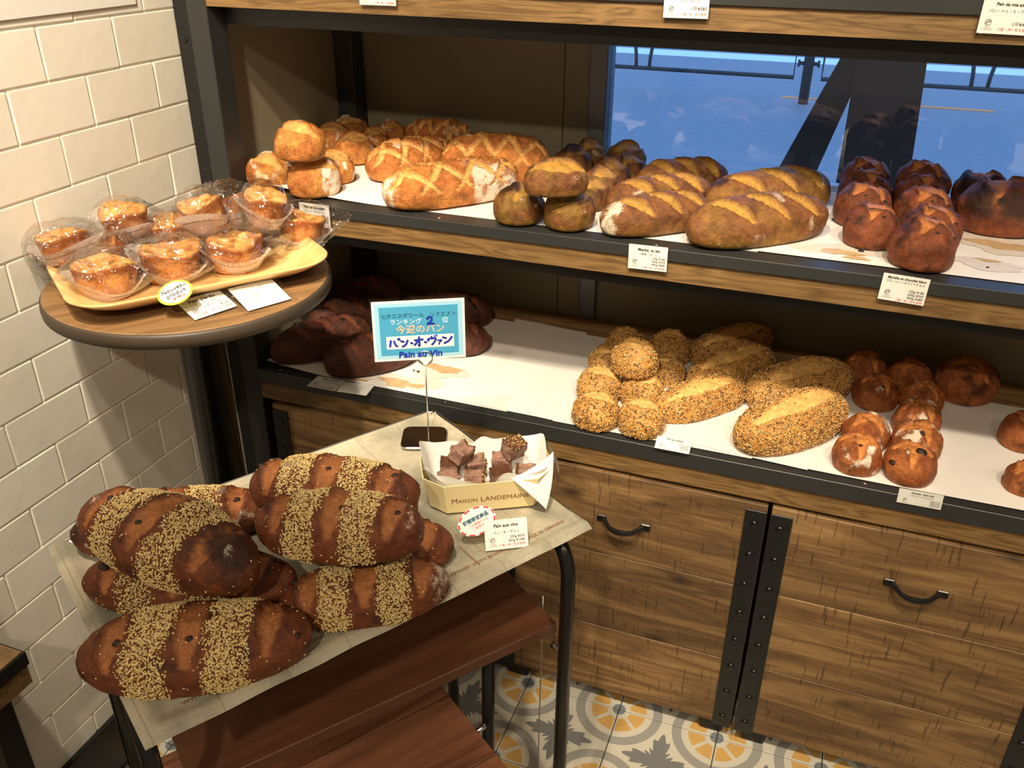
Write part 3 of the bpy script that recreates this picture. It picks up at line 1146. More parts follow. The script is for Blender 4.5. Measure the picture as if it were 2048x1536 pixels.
def seg_d(X, Y, s):
    (x1, y1, x2, y2) = s[:4]
    dx, dy = x2 - x1, y2 - y1
    t = np.clip(((X - x1) * dx + (Y - y1) * dy) / (dx * dx + dy * dy), 0, 1)
    ex, ey = X - (x1 + t * dx), Y - (y1 + t * dy)
    side = np.sign(ex * (-dy) + ey * dx)
    return np.hypot(ex, ey), t, side


class Pal:
    def __init__(s, crust, slash, dark, flour=(236, 222, 196), pale=None):
        s.crust, s.slash, s.dark, s.flour = [np.array(lin(*c)) for c in (crust, slash, dark, flour)]
        s.pale = np.array(lin(*(pale or crust)))


PAL = {
    'campagne': Pal((178, 106, 50), (230, 172, 98), (104, 54, 24), (246, 232, 204), (208, 142, 68)),
    'matcha': Pal((122, 76, 40), (186, 138, 62), (52, 30, 22), (214, 196, 160), (140, 112, 40)),
    'berry': Pal((114, 60, 36), (196, 122, 68), (46, 28, 22), (214, 180, 140), (156, 84, 44)),
    'cocoa': Pal((92, 52, 38), (122, 66, 44), (38, 24, 20), (120, 90, 70), (74, 42, 32)),
    'cereal': Pal((190, 134, 66), (230, 182, 108), (134, 88, 44), (236, 214, 170), (206, 156, 84)),
    'nut': Pal((146, 80, 40), (210, 134, 70), (84, 44, 26), (244, 232, 212), (196, 118, 56)),
    'wine': Pal((110, 58, 34), (172, 108, 62), (60, 34, 25), (214, 180, 150), (136, 76, 42)),
}


def bread(name, pal, loc, L, w, h, yaw=0.0, n=22, seed=0, power=2.3, slashes=(), sw=0.006, sdepth=0.004, lump=0.035,
          flour=0.0, flour_pos=None, burn=0.25, pale=0.4, mat='crust', tilt=(0, 0), bend=0.0, burnt_spot=None, belly=0.42):
    """closed loaf with flat base; slashes in units of half length / half width"""
    D, Fc = cubesphere(n)
    pl = PAL[pal]
    dx, dy, dz = D[:, 0], D[:, 1], D[:, 2]
    base = np.sqrt(np.clip(1 - dx * dx, 1e-9, 1))
    fx = np.power(np.clip(1 - np.abs(dx) ** power, 0, 1), 0.5) / base
    fx = np.minimum(fx, 2.0)
    x = L / 2 * dx
    y = w / 2 * dy * fx
    zz = dz * fx
    c = belly * h
    up = (h - c) * np.maximum(zz, 0)
    dn = -c * np.tanh(2.6 * np.maximum(-zz, 0)) / math.tanh(2.6)
    z = c + np.where(zz >= 0, up, dn)
    Pp = np.stack([x, y, z], 1)
    N = np.stack([x / (L / 2) ** 2, y / (w / 2) ** 2, (z - c) / (h * .55) ** 2], 1)
    N /= np.linalg.norm(N, axis=1, keepdims=True) + 1e-9
    top = sstep(-0.1, 0.25, zz)
    lm = fbm(Pp / (w * 0.38), seed, 2) - 0.5
    fine = fbm(Pp / 0.010, seed + 50, 3) - 0.5
    disp = lm * lump * w * 2.2 + fine * 0.0038
    X, Y = x / (L / 2), y / (w / 2)
    kx, ky = L / 2, w / 2
    arc = np.arctan2(y / (w / 2), np.maximum(z - c, -0.2 * h) / (h - c)) / (math.pi / 2)   # 0 on the ridge, 1 at the flank
    ka = 0.62 * (w / 2 + (h - c)) * 1.2
    S = np.zeros(len(x))
    lip = np.zeros(len(x))
    for s in slashes:
        d, t, side = seg_d(x, arc * ka, (s[0] * kx, s[1] * ka, s[2] * kx, s[3] * ka))
        ww = (s[4] if len(s) > 4 else 1.0) * sw * (0.35 + 0.65 * np.sin(np.pi * np.clip(t, 0.04, 0.96)))
        jag = 1 + 0.5 * (fbm(Pp / 0.012, seed + 9, 2) - 0.5)
        q = d / (ww * jag)
        S = np.maximum(S, (1 - sstep(0.75, 1.1, q)) * top)
        e = np.exp(-((q - 1.25) / 0.35) ** 2) * np.where(side > 0, 1.0, 0.35) * top * (np.sin(np.pi * np.clip(t, 0, 1)) ** 0.5)
        lip = np.maximum(lip, e)
    disp = disp - sdepth * S * 0.8 + sdepth * 1.0 * lip
    # base stays flat
    disp = disp * sstep(-0.02, 0.3, z / h)
    Pp = Pp + N * disp[:, None]
    Pp[:, 2] = np.maximum(Pp[:, 2], 0)
    Pp[:, 1] += bend * (X ** 2) * w
    # colour
    m1 = fbm(Pp / (w * 0.30), seed + 21, 3)
    m2 = fbm(Pp / 0.016, seed + 33, 3)
    C = pl.crust[None] * np.ones((len(x), 1))
    k = (sstep(0.42, 0.68, m1) * pale)[:, None]
    C = C * (1 - k) + pl.pale * k
    low = (1 - sstep(0.05, 0.35, z / h))
    k = (low * 0.35)[:, None]
    C = C * (1 - k) + pl.pale * k
    k = (sstep(0.55, 0.78, fbm(Pp / (w * 0.22), seed + 41, 3)) * burn * 2.0)[:, None].clip(0, .95)
    C = C * (1 - k) + pl.dark * k
    C = C * (0.70 + 0.62 * m2 + 0.30 * (fbm(Pp / 0.006, seed + 77, 2) - 0.5))[:, None]
    k = (np.clip(S * (0.55 + 0.7 * m2), 0, 1))[:, None]
    C = C * (1 - k) + pl.slash * k
    k = np.clip(lip * (0.3 + burn) * sstep(0.35, 0.6, m2) * 1.3, 0, 0.9)[:, None]
    C = C * (1 - k) + pl.dark * k
    if burnt_spot is not None:
        for (bx, by, br) in burnt_spot:
            d = np.hypot((X - bx) * kx, (Y - by) * ky) / br
            k = ((1 - sstep(0.55, 1.15, d + 0.7 * (m2 - .5))) * sstep(-.2, .2, zz) * 0.9)[:, None]
            C = C * (1 - k) + pl.dark * 0.7 * k
    FA = np.zeros(len(x))
    if flour > 0:
        fm = sstep(0.60 - 0.25 * flour, 0.80 - 0.25 * flour, fbm(Pp / (w * 0.35), seed + 61, 2)) * (0.35 + 0.65 * sstep(0.4, 0.62, m2))
        if flour_pos is not None:
            g = np.zeros(len(x))
            for (bx, by, br) in flour_pos:
                g = np.maximum(g, 1 - sstep(0.6, 1.1, np.hypot((X - bx) * kx, (Y - by) * ky) / br))
            fm = np.maximum(fm * 0.35, g * (0.45 + 0.55 * sstep(0.35, 0.6, m2)))
        FA = (fm * (1 - S * 0.8) * min(1, flour + .45)).clip(0, 1)
    me = bpy.data.meshes.new(name)
    me.from_pydata(Pp.tolist(), [], Fc)
    me.update()
    me.polygons.foreach_set('use_smooth', [True] * len(me.polygons))
    set_col(me, np.clip(C, 0.002, 1), FA)
    me.materials.append(M[mat])
    o = bpy.data.objects.new(name, me)
    COL.objects.link(o)
    o.location = loc
    o.rotation_euler = (tilt[0], tilt[1], yaw)
    return o, dict(P=Pp, F=np.array(Fc), X=X, Y=Y, S=S, arc=arc, zz=zz, L=L, w=w, h=h, lip=lip)


SEED_V = np.array([(1, 0, 0), (-1, 0, 0), (0.25, 1, 0), (0.25, -1, 0), (0.15, 0, 1), (0.15, 0, -1)], float)
SEED_F = np.array([(0, 2, 4), (2, 1, 4), (1, 3, 4), (3, 0, 4), (2, 0, 5), (1, 2, 5), (3, 1, 5), (0, 3, 5)])


def seeds(parent, info, name, count, dens, size, cols, seed, spread=0.25):
    """many small seeds stuck on the crust, joined into one part"""
    rng = np.random.default_rng(seed)
    Pv, F = info['P'], info['F']
    a, b, c, d = (Pv[F[:, k]] for k in range(4))
    nr = np.cross(c - a, d - b)
    ar = np.linalg.norm(nr, axis=1) / 2
    nr /= (np.linalg.norm(nr, axis=1, keepdims=True) + 1e-12)
    ctr = F
    w = ar * np.mean([dens[F[:, k]] for k in range(4)], axis=0)
    w = np.maximum(w, 0)
    if w.sum() <= 0:
        return
    pick = rng.choice(len(F), size=count, p=w / w.sum())
    u, v = rng.random((2, count))
    pos = (a[pick] * ((1 - u) * (1 - v))[:, None] + b[pick] * (u * (1 - v))[:, None] + c[pick] * (u * v)[:, None] + d[pick] * ((1 - u) * v)[:, None])
    nn = nr[pick]
    t = rng.normal(size=(count, 3))
    t -= nn * (t * nn).sum(1, keepdims=True)
    t /= np.linalg.norm(t, axis=1, keepdims=True)
    t = t + nn * rng.normal(0, spread, (count, 1))
    t /= np.linalg.norm(t, axis=1, keepdims=True)
    s = np.cross(nn, t)
    s /= np.linalg.norm(s, axis=1, keepdims=True)
    n2 = np.cross(t, s)
    sc = size * rng.uniform(0.8, 1.2, count)
    V = (pos[:, None, :] + nn[:, None, :] * (sc * 0.22)[:, None, None]
         + t[:, None, :] * (SEED_V[None, :, 0:1] * sc[:, None, None] * 0.5)
         + s[:, None, :] * (SEED_V[None, :, 1:2] * sc[:, None, None] * 0.33)
         + n2[:, None, :] * (SEED_V[None, :, 2:3] * sc[:, None, None] * 0.24))
    V = V.reshape(-1, 3)
    Fa = (SEED_F[None] + (np.arange(count) * 6)[:, None, None]).reshape(-1, 3)
    me = bpy.data.meshes.new(name)
    me.vertices.add(len(V))
    me.vertices.foreach_set('co', V.astype(np.float32).ravel())
    me.loops.add(len(Fa) * 3)
    me.loops.foreach_set('vertex_index', Fa.astype(np.int32).ravel())
    me.polygons.add(len(Fa))
    me.polygons.foreach_set('loop_start', np.arange(0, len(Fa) * 3, 3, dtype=np.int32))
    me.polygons.foreach_set('loop_total', np.full(len(Fa), 3, np.int32))
    me.polygons.foreach_set('use_smooth', np.ones(len(Fa), bool))
    me.update(calc_edges=True)
    cc = np.array([lin(*x) for x in cols])
    ci = cc[rng.integers(0, len(cc), count)] * rng.uniform(0.8, 1.15, (count, 1))
    set_col(me, np.repeat(ci, 6, axis=0).clip(0, 1))
    me.materials.append(M['seed'])
    o = link(name, me, None, parent)
    o['kind'] = 'stuff'
    return o


_rais = []
for k in range(4):
    bm = bmesh.new()
    bmesh.ops.create_icosphere(bm, subdivisions=2, radius=1.0)
    rr = random.Random(k + 10)
    for v in bm.verts:
        v.co *= 1 + rr.uniform(-0.16, 0.16)
        v.co.z *= 0.7
    me = bm_mesh('raisin', bm, True)
    me.materials.append(M['raisin'])
    _rais.append(me)


def raisins(parent, info, spots, r=0.005, name='raisin'):
    """spots: (X, Y) in half units; a raisin half sunk in the crust there"""
    for k, sp in enumerate(spots):
        d = np.hypot(info['X'] - sp[0], (info['Y'] - sp[1])) + (info['zz'] < 0) * 9
        i = int(np.argmin(d))
        o = link(name, _rais[k % 4], None, parent)
        q0 = Vector(info['P'][i])
        o.location = q0 + (Vector((0, 0, info['h'] * .4)) - q0).normalized() * (0.6 * r)
        q = r * (sp[2] if len(sp) > 2 else 1)
        o.scale = (q * 1.2, q, q)
        o.rotation_euler = (0.2 * k, 0.3, 1.7 * k)


def tips(a, b, z):
    A, B = P(a[0], a[1], z), P(b[0], b[1], z)
    d = B - A
    return (A + B) / 2, d.length, math.atan2(d.y, d.x)


def roll_at(cx, cy, dpx, z0, hf=0.68):
    p = P(cx, cy, z0 + 0.025)
    D = dpx * depth(p) / F_PX
    p = P(cx, cy, z0 + D * hf * 0.5)
    D = dpx * depth(p) / F_PX
    return Vector((p.x, p.y, z0)), D


CAM_YAW = math.atan2(ROT[0][1], ROT[0][0])

# --- golden country rolls and batards, left end of the middle shelf
G = 'golden country rolls piled at the left end of the middle shelf'
L0 = 'small golden flour-dusted roll in the pile by the black upright'
for i, (cx, cy, d, lay, fl_, lab) in enumerate([
        (538.6, 341, 88, 0, .35, 'golden round roll at the pile front, standing nearest the black upright post'),
        (626.5, 353, 99, 0, .6, 'golden round roll with a floury white flank, front of the pile'),
        (685, 333, 80, 0, .75, 'floury golden roll touching the small lattice-cut loaf'),
        (600, 283, 94, 1, .15, 'shiny golden roll lying on top of the front rolls'),
        (668, 277, 76, 0, .5, 'golden roll right behind the shiny topmost one'), (720, 252, 70, 0, .5, 'golden roll deepest in the pile, against the rear upright'),
        (708, 297, 76, 0, .3, 'golden roll wedged behind the floury one, beside the small lattice-cut loaf'),
        (782, 270, 70, 0, .7, 'very floury golden roll beside the rough half-hidden loaf'), (750, 274, 44, 0, .4, 'small golden roll between the deepest one and the very floury one')]):
    loc, D = roll_at(cx, cy, d, ZM + 0.052 * lay, 0.72)
    if loc.y > 1.73:
        loc.y = 1.73
    o, inf = bread('country_roll', 'campagne', loc, D * 1.04, D * 0.96, D * 0.74, CAM_YAW + (-.5, .3, .6, -.3, .1, 1, .5, 1.2, .2)[i], 22, 100 + i,
                   slashes=[(-0.75, -0.1, 0.75, -0.35, 1.7)], sw=0.009, sdepth=0.004, flour=fl_, burn=0.2, pale=0.8, belly=0.45)
    tag(o, lab, 'bread', G)


def lattice(nx, w=1.0):
    s = []
    for k in range(nx):
        x = -0.75 + 1.5 * k / (nx - 1)
        s.append((x - 0.36, -0.92, x + 0.36, 0.62, w))
        s.append((x - 0.36, 0.62, x + 0.36, -0.92, w))
    return s


G = 'golden lattice-cut country loaves on the middle shelf'
for i, (a, b, w, h, lab, fl_) in enumerate([
        ((721, 338), (884, 303), .100, .068, 'golden lattice-cut loaf beside the rolls, behind the biggest front loaf', .1),
        ((768, 386), (1034, 350), .112, .070, 'big golden lattice-cut loaf with white floury side, at the shelf edge', .5),
        ((884, 318), (1100, 322), .120, .082, 'big reddish-gold lattice-cut loaf next to the matcha rolls', .15),
        ((815, 274), (945, 284), .095, .070, 'rough golden loaf half hidden at the back, against the panel', .4)]):
    c, L, yaw = tips(a, b, ZM + h * 0.42)
    o, inf = bread('country_loaf', 'campagne', (c.x, min(c.y, 1.72), ZM), L, w, h, yaw, 40, 120 + i, power=2.9, slashes=lattice(4, 1.0), sw=0.0062,
                   sdepth=0.0045, flour=fl_, flour_pos=[(0.35, -0.85, .035), (0.65, -0.8, .03), (-.95, -.1, .02)] if i == 1 else ([(-.55, .2, .02)] if i == 2 else None),
                   burn=0.22, pale=0.35)
    tag(o, lab, 'bread', G)

# --- matcha bread
G = 'matcha rolls on the middle shelf'
L0 = 'greenish-brown matcha roll in the row behind the two front matcha rolls'
for i, (cx, cy, d, lay, sl, lab) in enumerate([
        (1038, 406, 100, 0, 1, 'greenish-brown matcha roll with charred top, at the edge by the golden loaf'),
        (1139, 416, 103, 0, 1, 'brown matcha roll at the shelf edge, cracked open in front'),
        (1112, 345, 118, 1, 0, 'olive-brown oval matcha roll lying on top of the others'),
        (1155, 316, 74, 0, 1, 'charred dark matcha roll half hidden behind the topmost one'),
        (1178, 305, 68, 0, 1, 'brown matcha roll at the very back beside the window frame'),
        (1182, 386, 80, 0, 1, 'matcha roll directly behind the cracked front one, first in the row'), (1204, 362, 78, 0, 1, 'matcha roll second in the row behind the cracked front one'),
        (1224, 346, 74, 0, 1, 'matcha roll third in the row behind the cracked front one'), (1250, 332, 66, 0, 1, 'matcha roll fourth in the row, just before the one against the window'),
        (1257, 311, 76, 0, 1, 'matcha roll at the back end of the row, against the window')]):
    loc, D = roll_at(cx, cy, d, ZM + 0.056 * lay, 0.72)
    loc.y = min(loc.y, 1.73)
    o, inf = bread('matcha_roll', 'matcha', loc, D * (1.05 if i != 2 else 1.12), D * (0.98 if i != 2 else .72), D * (0.72 if i != 2 else .56),
                   CAM_YAW + (1.2, .9, .15, .9, .9, .8, .9, .9, .9, .6)[i], 22, 150 + i,
                   slashes=[(-0.7, -0.15, 0.7, -0.3, 1.5)], sw=0.011, sdepth=0.005, flour=0.05, burn=0.35, pale=0.55, mat='crust_dark',
                   burnt_spot=[(-.2, .35, .02)] if i in (0, 1) else ([(0, 0.2, .026)] if i == 3 else None))
    tag(o, lab, 'bread', G)

DIAG3 = [(-0.70, 0.18, -0.34, -0.72, 1.0), (-0.20, 0.18, 0.16, -0.72, 0.9), (0.26, 0.18, 0.62, -0.72, 1.1)]
G = 'matcha batards on the middle shelf'
for i, (a, b, w, h, lab) in enumerate([
        ((1197, 446), (1421, 417), .088, .058, 'small slashed matcha loaf at the shelf edge, above the price card'),
        ((1216, 408), (1418, 383), .088, .060, 'small slashed matcha loaf between two like it'),
        ((1273, 362), (1452, 352), .088, .062, 'small slashed matcha loaf by the window, rearmost of three'),
        ((1379, 458), (1647, 424), .106, .070, 'big smooth brown matcha loaf at the shelf edge, two slashes'),
        ((1414, 402), (1651, 374), .106, .074, 'big matcha loaf behind the other big one, with charred torn slash')]):
    c, L, yaw = tips(a, b, ZM + h * 0.42)
    o, inf = bread('matcha_loaf', 'matcha', (c.x, c.y, ZM), L, w, h, yaw, 36, 170 + i, power=2.7, slashes=DIAG3, sw=0.0095, sdepth=0.005,
                   flour=0.08 if i else .25, burn=0.22, pale=0.25, mat='crust_dark', flour_pos=[(-.9, 0, .03)] if i == 0 else None,
                   burnt_spot=[(-.75, .2, .02)] if i == 4 else ([(.72, .2, .022)] if i == 3 else None))
    tag(o, lab, 'bread', G)

# --- dark blueberry rolls, right end of the middle shelf
G = 'dark blueberry rolls in two files on the middle shelf'
La = 'dark blueberry roll in the file next to the matcha loaves'
Lb = 'dark blueberry roll in the file beside the large round loaves'
for i, (cx, cy, d, lab) in enumerate([
        (1732, 357, 94, La + ', closest to the window'), (1730, 382, 106, La + ', second from the window'), (1729, 410, 108, La + ', third from the window'),
        (1742, 452, 108, 'dark blueberry roll with burnt underside, front of the file next to the matcha loaves'),
        (1844, 366, 106, Lb + ', closest to the window'), (1843, 388, 108, Lb + ', second from the window'), (1847, 417, 112, Lb + ', third from the window'),
        (1858, 446, 114, Lb + ', fourth from the window'),
        (1851, 481, 130, 'largest blueberry roll with star-shaped cut, at the very shelf edge')]):
    loc, D = roll_at(cx, cy, d, ZM, 0.70)
    loc.y = min(loc.y, 1.73)
    o, inf = bread('blueberry_roll', 'berry', loc, D * 1.0, D * 0.98, D * 0.76, CAM_YAW + (.3, 1.3, .5, 1.0, .4, 1.2, .7, .4, .8)[i], 24, 190 + i,
                   slashes=[(-0.65, -0.1, 0.65, 0.05, 1.5), (0.0, -0.6, 0.05, 0.6, 1.2)], sw=0.0095, sdepth=0.005, burn=0.42, pale=0.4, mat='crust_dark', lump=0.05)
    raisins(o, inf, [(-.55, -.5), (.1, -.85)], 0.0036, 'blueberry')
    tag(o, lab, 'bread', G)
for i, (cx, cy, d, hf, lab) in enumerate([(1962, 378, 100, .72, 'dark round blueberry loaf behind the one with the charred base'),
                                          (2004, 408, 156, .66, 'large dark round blueberry loaf with a charred base and smooth cut')]):
    loc, D = roll_at(cx, cy, d, ZM, hf)
    o, inf = bread('blueberry_round', 'berry', loc, D * 1.08, D * 0.94, D * hf, CAM_YAW - .2, 30, 205 + i,
                   slashes=[(-0.5, -0.75, 0.1, 0.7, 1.6), (0.0, 0.0, 0.7, 0.0, 1.2)], sw=0.011, sdepth=0.006, burn=0.5, pale=0.4, mat='crust_dark', lump=.05,
                   burnt_spot=[(-.7, -.6, .03), (.1, -.95, .03)])
    tag(o, lab, 'bread', 'large dark blueberry loaves')

# --- cocoa loaves, left end of the lower shelf
G = 'cocoa loaves on the lower shelf'
for i, (a, b, w, h, z0, lab) in enumerate([
        ((538, 706), (735, 655), .088, .076, 0, 'dark cocoa loaf pointing at the black upright, front of the heap'),
        ((646, 726), (832, 690), .088, .074, 0, 'dark cocoa loaf at the shelf edge, one end hidden behind the blue sign'),
        ((612, 648), (790, 612), .088, .076, 0, 'dark cocoa loaf behind the front pointed one in the heap'),
        ((668, 606), (800, 590), .086, .084, 0, 'dark cocoa loaf at the back top of the heap'),
        ((822, 622), (984, 622), .084, .074, 0, 'dark cocoa loaf poking out at the upper side of the blue sign'),
        ((838, 678), (978, 676), .084, .066, 0, 'dark cocoa loaf behind the blue sign, blunt end beside the oil stains')]):
    c, L, yaw = tips(a, b, ZP + z0 + h * 0.42)
    c.y = min(c.y, 1.70)
    o, inf = bread('cocoa_loaf', 'cocoa', (c.x, c.y, ZP + z0), L, w, h, yaw, 28, 220 + i, power=2.2, slashes=[(-.6, .2, -.35, -.6), (-.1, .2, .15, -.6), (.4, .2, .65, -.6)],
                   sw=0.008, sdepth=0.004, burn=0.35, pale=0.3, mat='crust_dark', lump=0.045)
    rr = random.Random(i)
    raisins(o, inf, [(rr.uniform(-.75, .75), rr.uniform(-.8, .6), rr.uniform(.8, 1.5)) for _ in range(9)], 0.0062, 'chocolate_chip')
    tag(o, lab, 'bread', G)

# --- seeded bread
SEEDC = [(222, 180, 112), (240, 208, 146), (188, 136, 74), (206, 160, 94), (112, 78, 48), (84, 68, 54), (236, 198, 128)]
G = 'small round seeded rolls on the lower shelf'
L0 = 'round seeded roll in the heap under the topmost one'
for i, (cx, cy, d, lay, lab) in enumerate([
        (1192, 819, 91, 0, 'round seeded roll at the shelf edge, next to the empty paper'),
        (1283, 834, 91, 0, 'round seeded roll at the shelf edge, above the price card'),
        (1211, 770, 88, 0, 'round seeded roll right behind the one next to the empty paper'),
        (1299, 781, 86, 0, 'round seeded roll with pale smooth cut, beside the slim seeded loaf tip'),
        (1270, 714, 92, 1, 'round seeded roll lying on top of the heap'),
        (1214, 722, 72, 0, 'round seeded roll under the topmost one, on the empty paper side'), (1252, 688, 82, 0, 'round seeded roll right behind the topmost one'),
        (1337, 738, 76, 0, 'round seeded roll between the topmost one and the middle slim loaf'), (1344, 694, 82, 0, 'round seeded roll nearest the tip of the rearmost slim loaf')]):
    loc, D = roll_at(cx, cy, d, ZP + 0.052 * lay, 0.72)
    loc.y = min(loc.y, 1.715)
    o, inf = bread('seeded_roll', 'cereal', loc, D * 1.0, D * 0.94, D * 0.74, CAM_YAW + (-.3, -.3, -.4, -.2, -.4, .2, .5, .3, .1)[i], 22, 240 + i,
                   slashes=[(-0.65, 0.05, 0.65, -0.05, 1.7)], sw=0.009, sdepth=0.004, burn=0.15, pale=0.5, mat='crust_soft')
    dens = (1 - inf['S']) * sstep(-0.9, -0.2, inf['zz'])
    seeds(o, inf, 'mixed_seeds', 1150, dens, 0.0040, SEEDC, 240 + i)
    tag(o, lab, 'bread', G)
G = 'long seeded loaves on the lower shelf'
for i, (a, b, w, h, cnt, lab) in enumerate([
        ((1385, 708), (1541, 668), .084, .066, 1500, 'slim seeded loaf at the back of the three slim ones'),
        ((1366, 755), (1533, 710), .082, .066, 1500, 'slim seeded loaf in the middle of the three slim ones'),
        ((1336, 806), (1511, 757), .082, .062, 1500, 'slim seeded loaf with a long pale slash, tip beside the small rolls'),
        ((1484, 808), (1693, 762), .112, .080, 2600, 'big wide seeded loaf behind the other big one'),
        ((1481, 884), (1689, 813), .114, .082, 2900, 'big wide seeded loaf at the shelf edge on a paper square')]):
    c, L, yaw = tips(a, b, ZP + h * 0.42)
    c.y = min(c.y, 1.70)
    o, inf = bread('seeded_loaf', 'cereal', (c.x, c.y, ZP + (0.0015 if i == 4 else 0)), L, w, h, yaw, 34, 260 + i, power=2.5,
                   slashes=[(-0.78, -0.20, 0.76, -0.12, 1.7 if i > 2 else 1.3)], sw=0.012, sdepth=0.004, burn=0.12, pale=0.5, mat='crust_soft')
    dens = (1 - inf['S'] * 0.97) * sstep(-0.9, -0.1, inf['zz'])
    seeds(o, inf, 'mixed_seeds', int(cnt * 1.6), dens, 0.0042, SEEDC, 260 + i)
    tag(o, lab, 'bread', G)

# --- raisin and hazelnut rolls
G = 'raisin and hazelnut rolls on the lower shelf'
for i, (cx, cy, d, fl_, lab) in enumerate([
        (1733, 737, 86, .2, 'brown raisin roll by the wooden back edge, next to the big seeded loaf'),
        (1740, 783, 88, .1, 'shiny orange-brown raisin roll right below the back one, beside the big seeded loaf'),
        (1729, 863, 92, .5, 'floury raisin roll with crossing cuts, just behind the white-flanked one'),
        (1718, 911, 96, .6, 'raisin roll with a white floury flank, beside the big front seeded loaf'),
        (1823, 753, 88, .1, 'brown raisin roll rearmost in the file of five'),
        (1828, 790, 84, .15, 'brown raisin roll second from the back in the file of five'),
        (1836, 834, 94, .6, 'floury raisin roll in the middle of the file of five'),
        (1831, 879, 100, .7, 'very floury raisin roll just behind the front one in the file of five'),
        (1819, 933, 100, .7, 'floury raisin roll with a large raisin on top, at the shelf edge'),
        (1926, 756, 116, .15, 'single larger dark brown round roll standing apart near the back'),
        (2048, 862, 92, .1, 'orange-brown raisin roll standing away from the files, behind the speckled one'),
        (2052, 955, 82, .3, 'speckled raisin roll at the shelf edge, away from the files, past the price card')]):
    loc, D = roll_at(cx, cy, d, ZP, 0.70)
    o, inf = bread('raisin_roll', 'nut', loc, D * 1.0, D * 0.95, D * 0.73, CAM_YAW + (.3, .2, .5, -.2, .9, .4, .3, .2, -.3, .3, 1.2, .5)[i], 24, 290 + i,
                   slashes=[(-0.65, 0.1, 0.6, -0.15, 1.5), (-0.05, -0.7, 0.1, 0.5, 1.0)], sw=0.0085, sdepth=0.005, flour=fl_, burn=0.3 if i != 9 else .5, pale=0.45, lump=0.05)
    rr = random.Random(i + 40)
    raisins(o, inf, [(.30, -.15, 2.2), (-.78, -.55, 1.7)] if i == 8 else [(rr.uniform(-.8, .8), rr.uniform(-.8, -.2), rr.uniform(.7, 1.3)) for _ in range(1 + i % 2)], 0.0038)
    tag(o, lab, 'bread', G)

# --- sesame loaves on the baking tray
ZB = 0.700
SES = [(232, 204, 142), (222, 190, 122), (238, 212, 156), (212, 178, 108)]
G = 'dark sesame-banded loaves on the baking tray'
for i, (a, b, w, h, z0, tl, cnt, lab) in enumerate([
        ((155, 1318), (624, 1262), .112, .074, 0, 0, 2600, 'dark sesame-banded loaf along the tray front, largest and fully in view'),
        ((556, 1204), (895, 1157), .092, .062, 0, 0, 1900, 'dark sesame-banded loaf at the tray front edge with a floury tip'),
        ((521, 1043), (842, 1060), .096, .070, .056, 0, 2000, 'dark sesame-banded loaf lying on top, nearest the oval sticker'),
        ((504, 968), (834, 990), .100, .074, .050, 0, 2100, 'dark sesame-banded loaf lying on top at the back, nearest the sign base'),
        ((180, 1015), (508, 1142), .112, .078, .060, 0, 2400, 'dark sesame-banded loaf lying crosswise on top, nearest the tiled wall'),
        ((170, 1160), (598, 1160), .100, .064, 0, 0, 1700, 'dark sesame-banded loaf pinned under the crosswise one, raisin on its end'),
        ((147, 1072), (548, 1008), .100, .066, 0, 0, 1700, 'dark sesame-banded loaf with a blackened end, behind the crosswise one by the tiled wall'),
        ((610, 1075), (901, 1086), .088, .060, 0, 0, 1500, 'dark sesame-banded loaf underneath, its bare tip pointing at the oval sticker'),
        ((545, 1010), (834, 1018), .092, .056, 0, 0, 1200, 'dark sesame-banded loaf underneath at the back, almost hidden')]):
    c, L, yaw = tips(a, b, ZB + z0 + h * 0.42)
    bx = 0.34
    sl = [(-0.70, -0.75, -0.62, 0.5, 1.0), (-0.04, -0.70, 0.04, 0.5, 1.3), (0.62, -0.75, 0.70, 0.5, 1.0)]
    o, inf = bread('sesame_loaf', 'wine', (c.x, c.y, ZB + z0), L, w, h, yaw, 40, 320 + i, power=2.1, slashes=sl, sw=0.0115, sdepth=0.004, burn=0.35, pale=0.35,
                   mat='crust_dark', lump=0.04, flour=0.06, flour_pos=[(.92, -.2, .03)] if i == 1 else None,
                   burnt_spot=[(-.85, 0, .035)] if i == 6 else ([(.8, -.1, .03)] if i == 4 else None))
    X, Y = inf['X'], inf['Y']
    nz = fbm(inf['P'] / 0.02, 400 + i, 2) - 0.5
    band = np.zeros(len(X))
    for cx in (-bx, bx):
        q = np.abs(X - cx - 0.06 * Y + 0.10 * nz)
        band = np.maximum(band, 1 - sstep(0.15, 0.20, q))
    dens = band * sstep(-0.55, -0.2, inf['zz']) + 0.006
    seeds(o, inf, 'sesame_seeds', int(cnt * 2.0), dens, 0.0037, SES, 320 + i, 0.3)
    rr = random.Random(i + 70)
    raisins(o, inf, [(rr.uniform(-.9, -.6), rr.uniform(-.6, .5), 1.1), (rr.uniform(-.1, .1), rr.uniform(-.6, .3), 1.0), (rr.uniform(.55, .9), rr.uniform(-.5, .6), 0.9),
                     (rr.uniform(-.2, .2), rr.uniform(-.8, .8), 0.7)], 0.0054)
    tag(o, lab, 'bread', G)

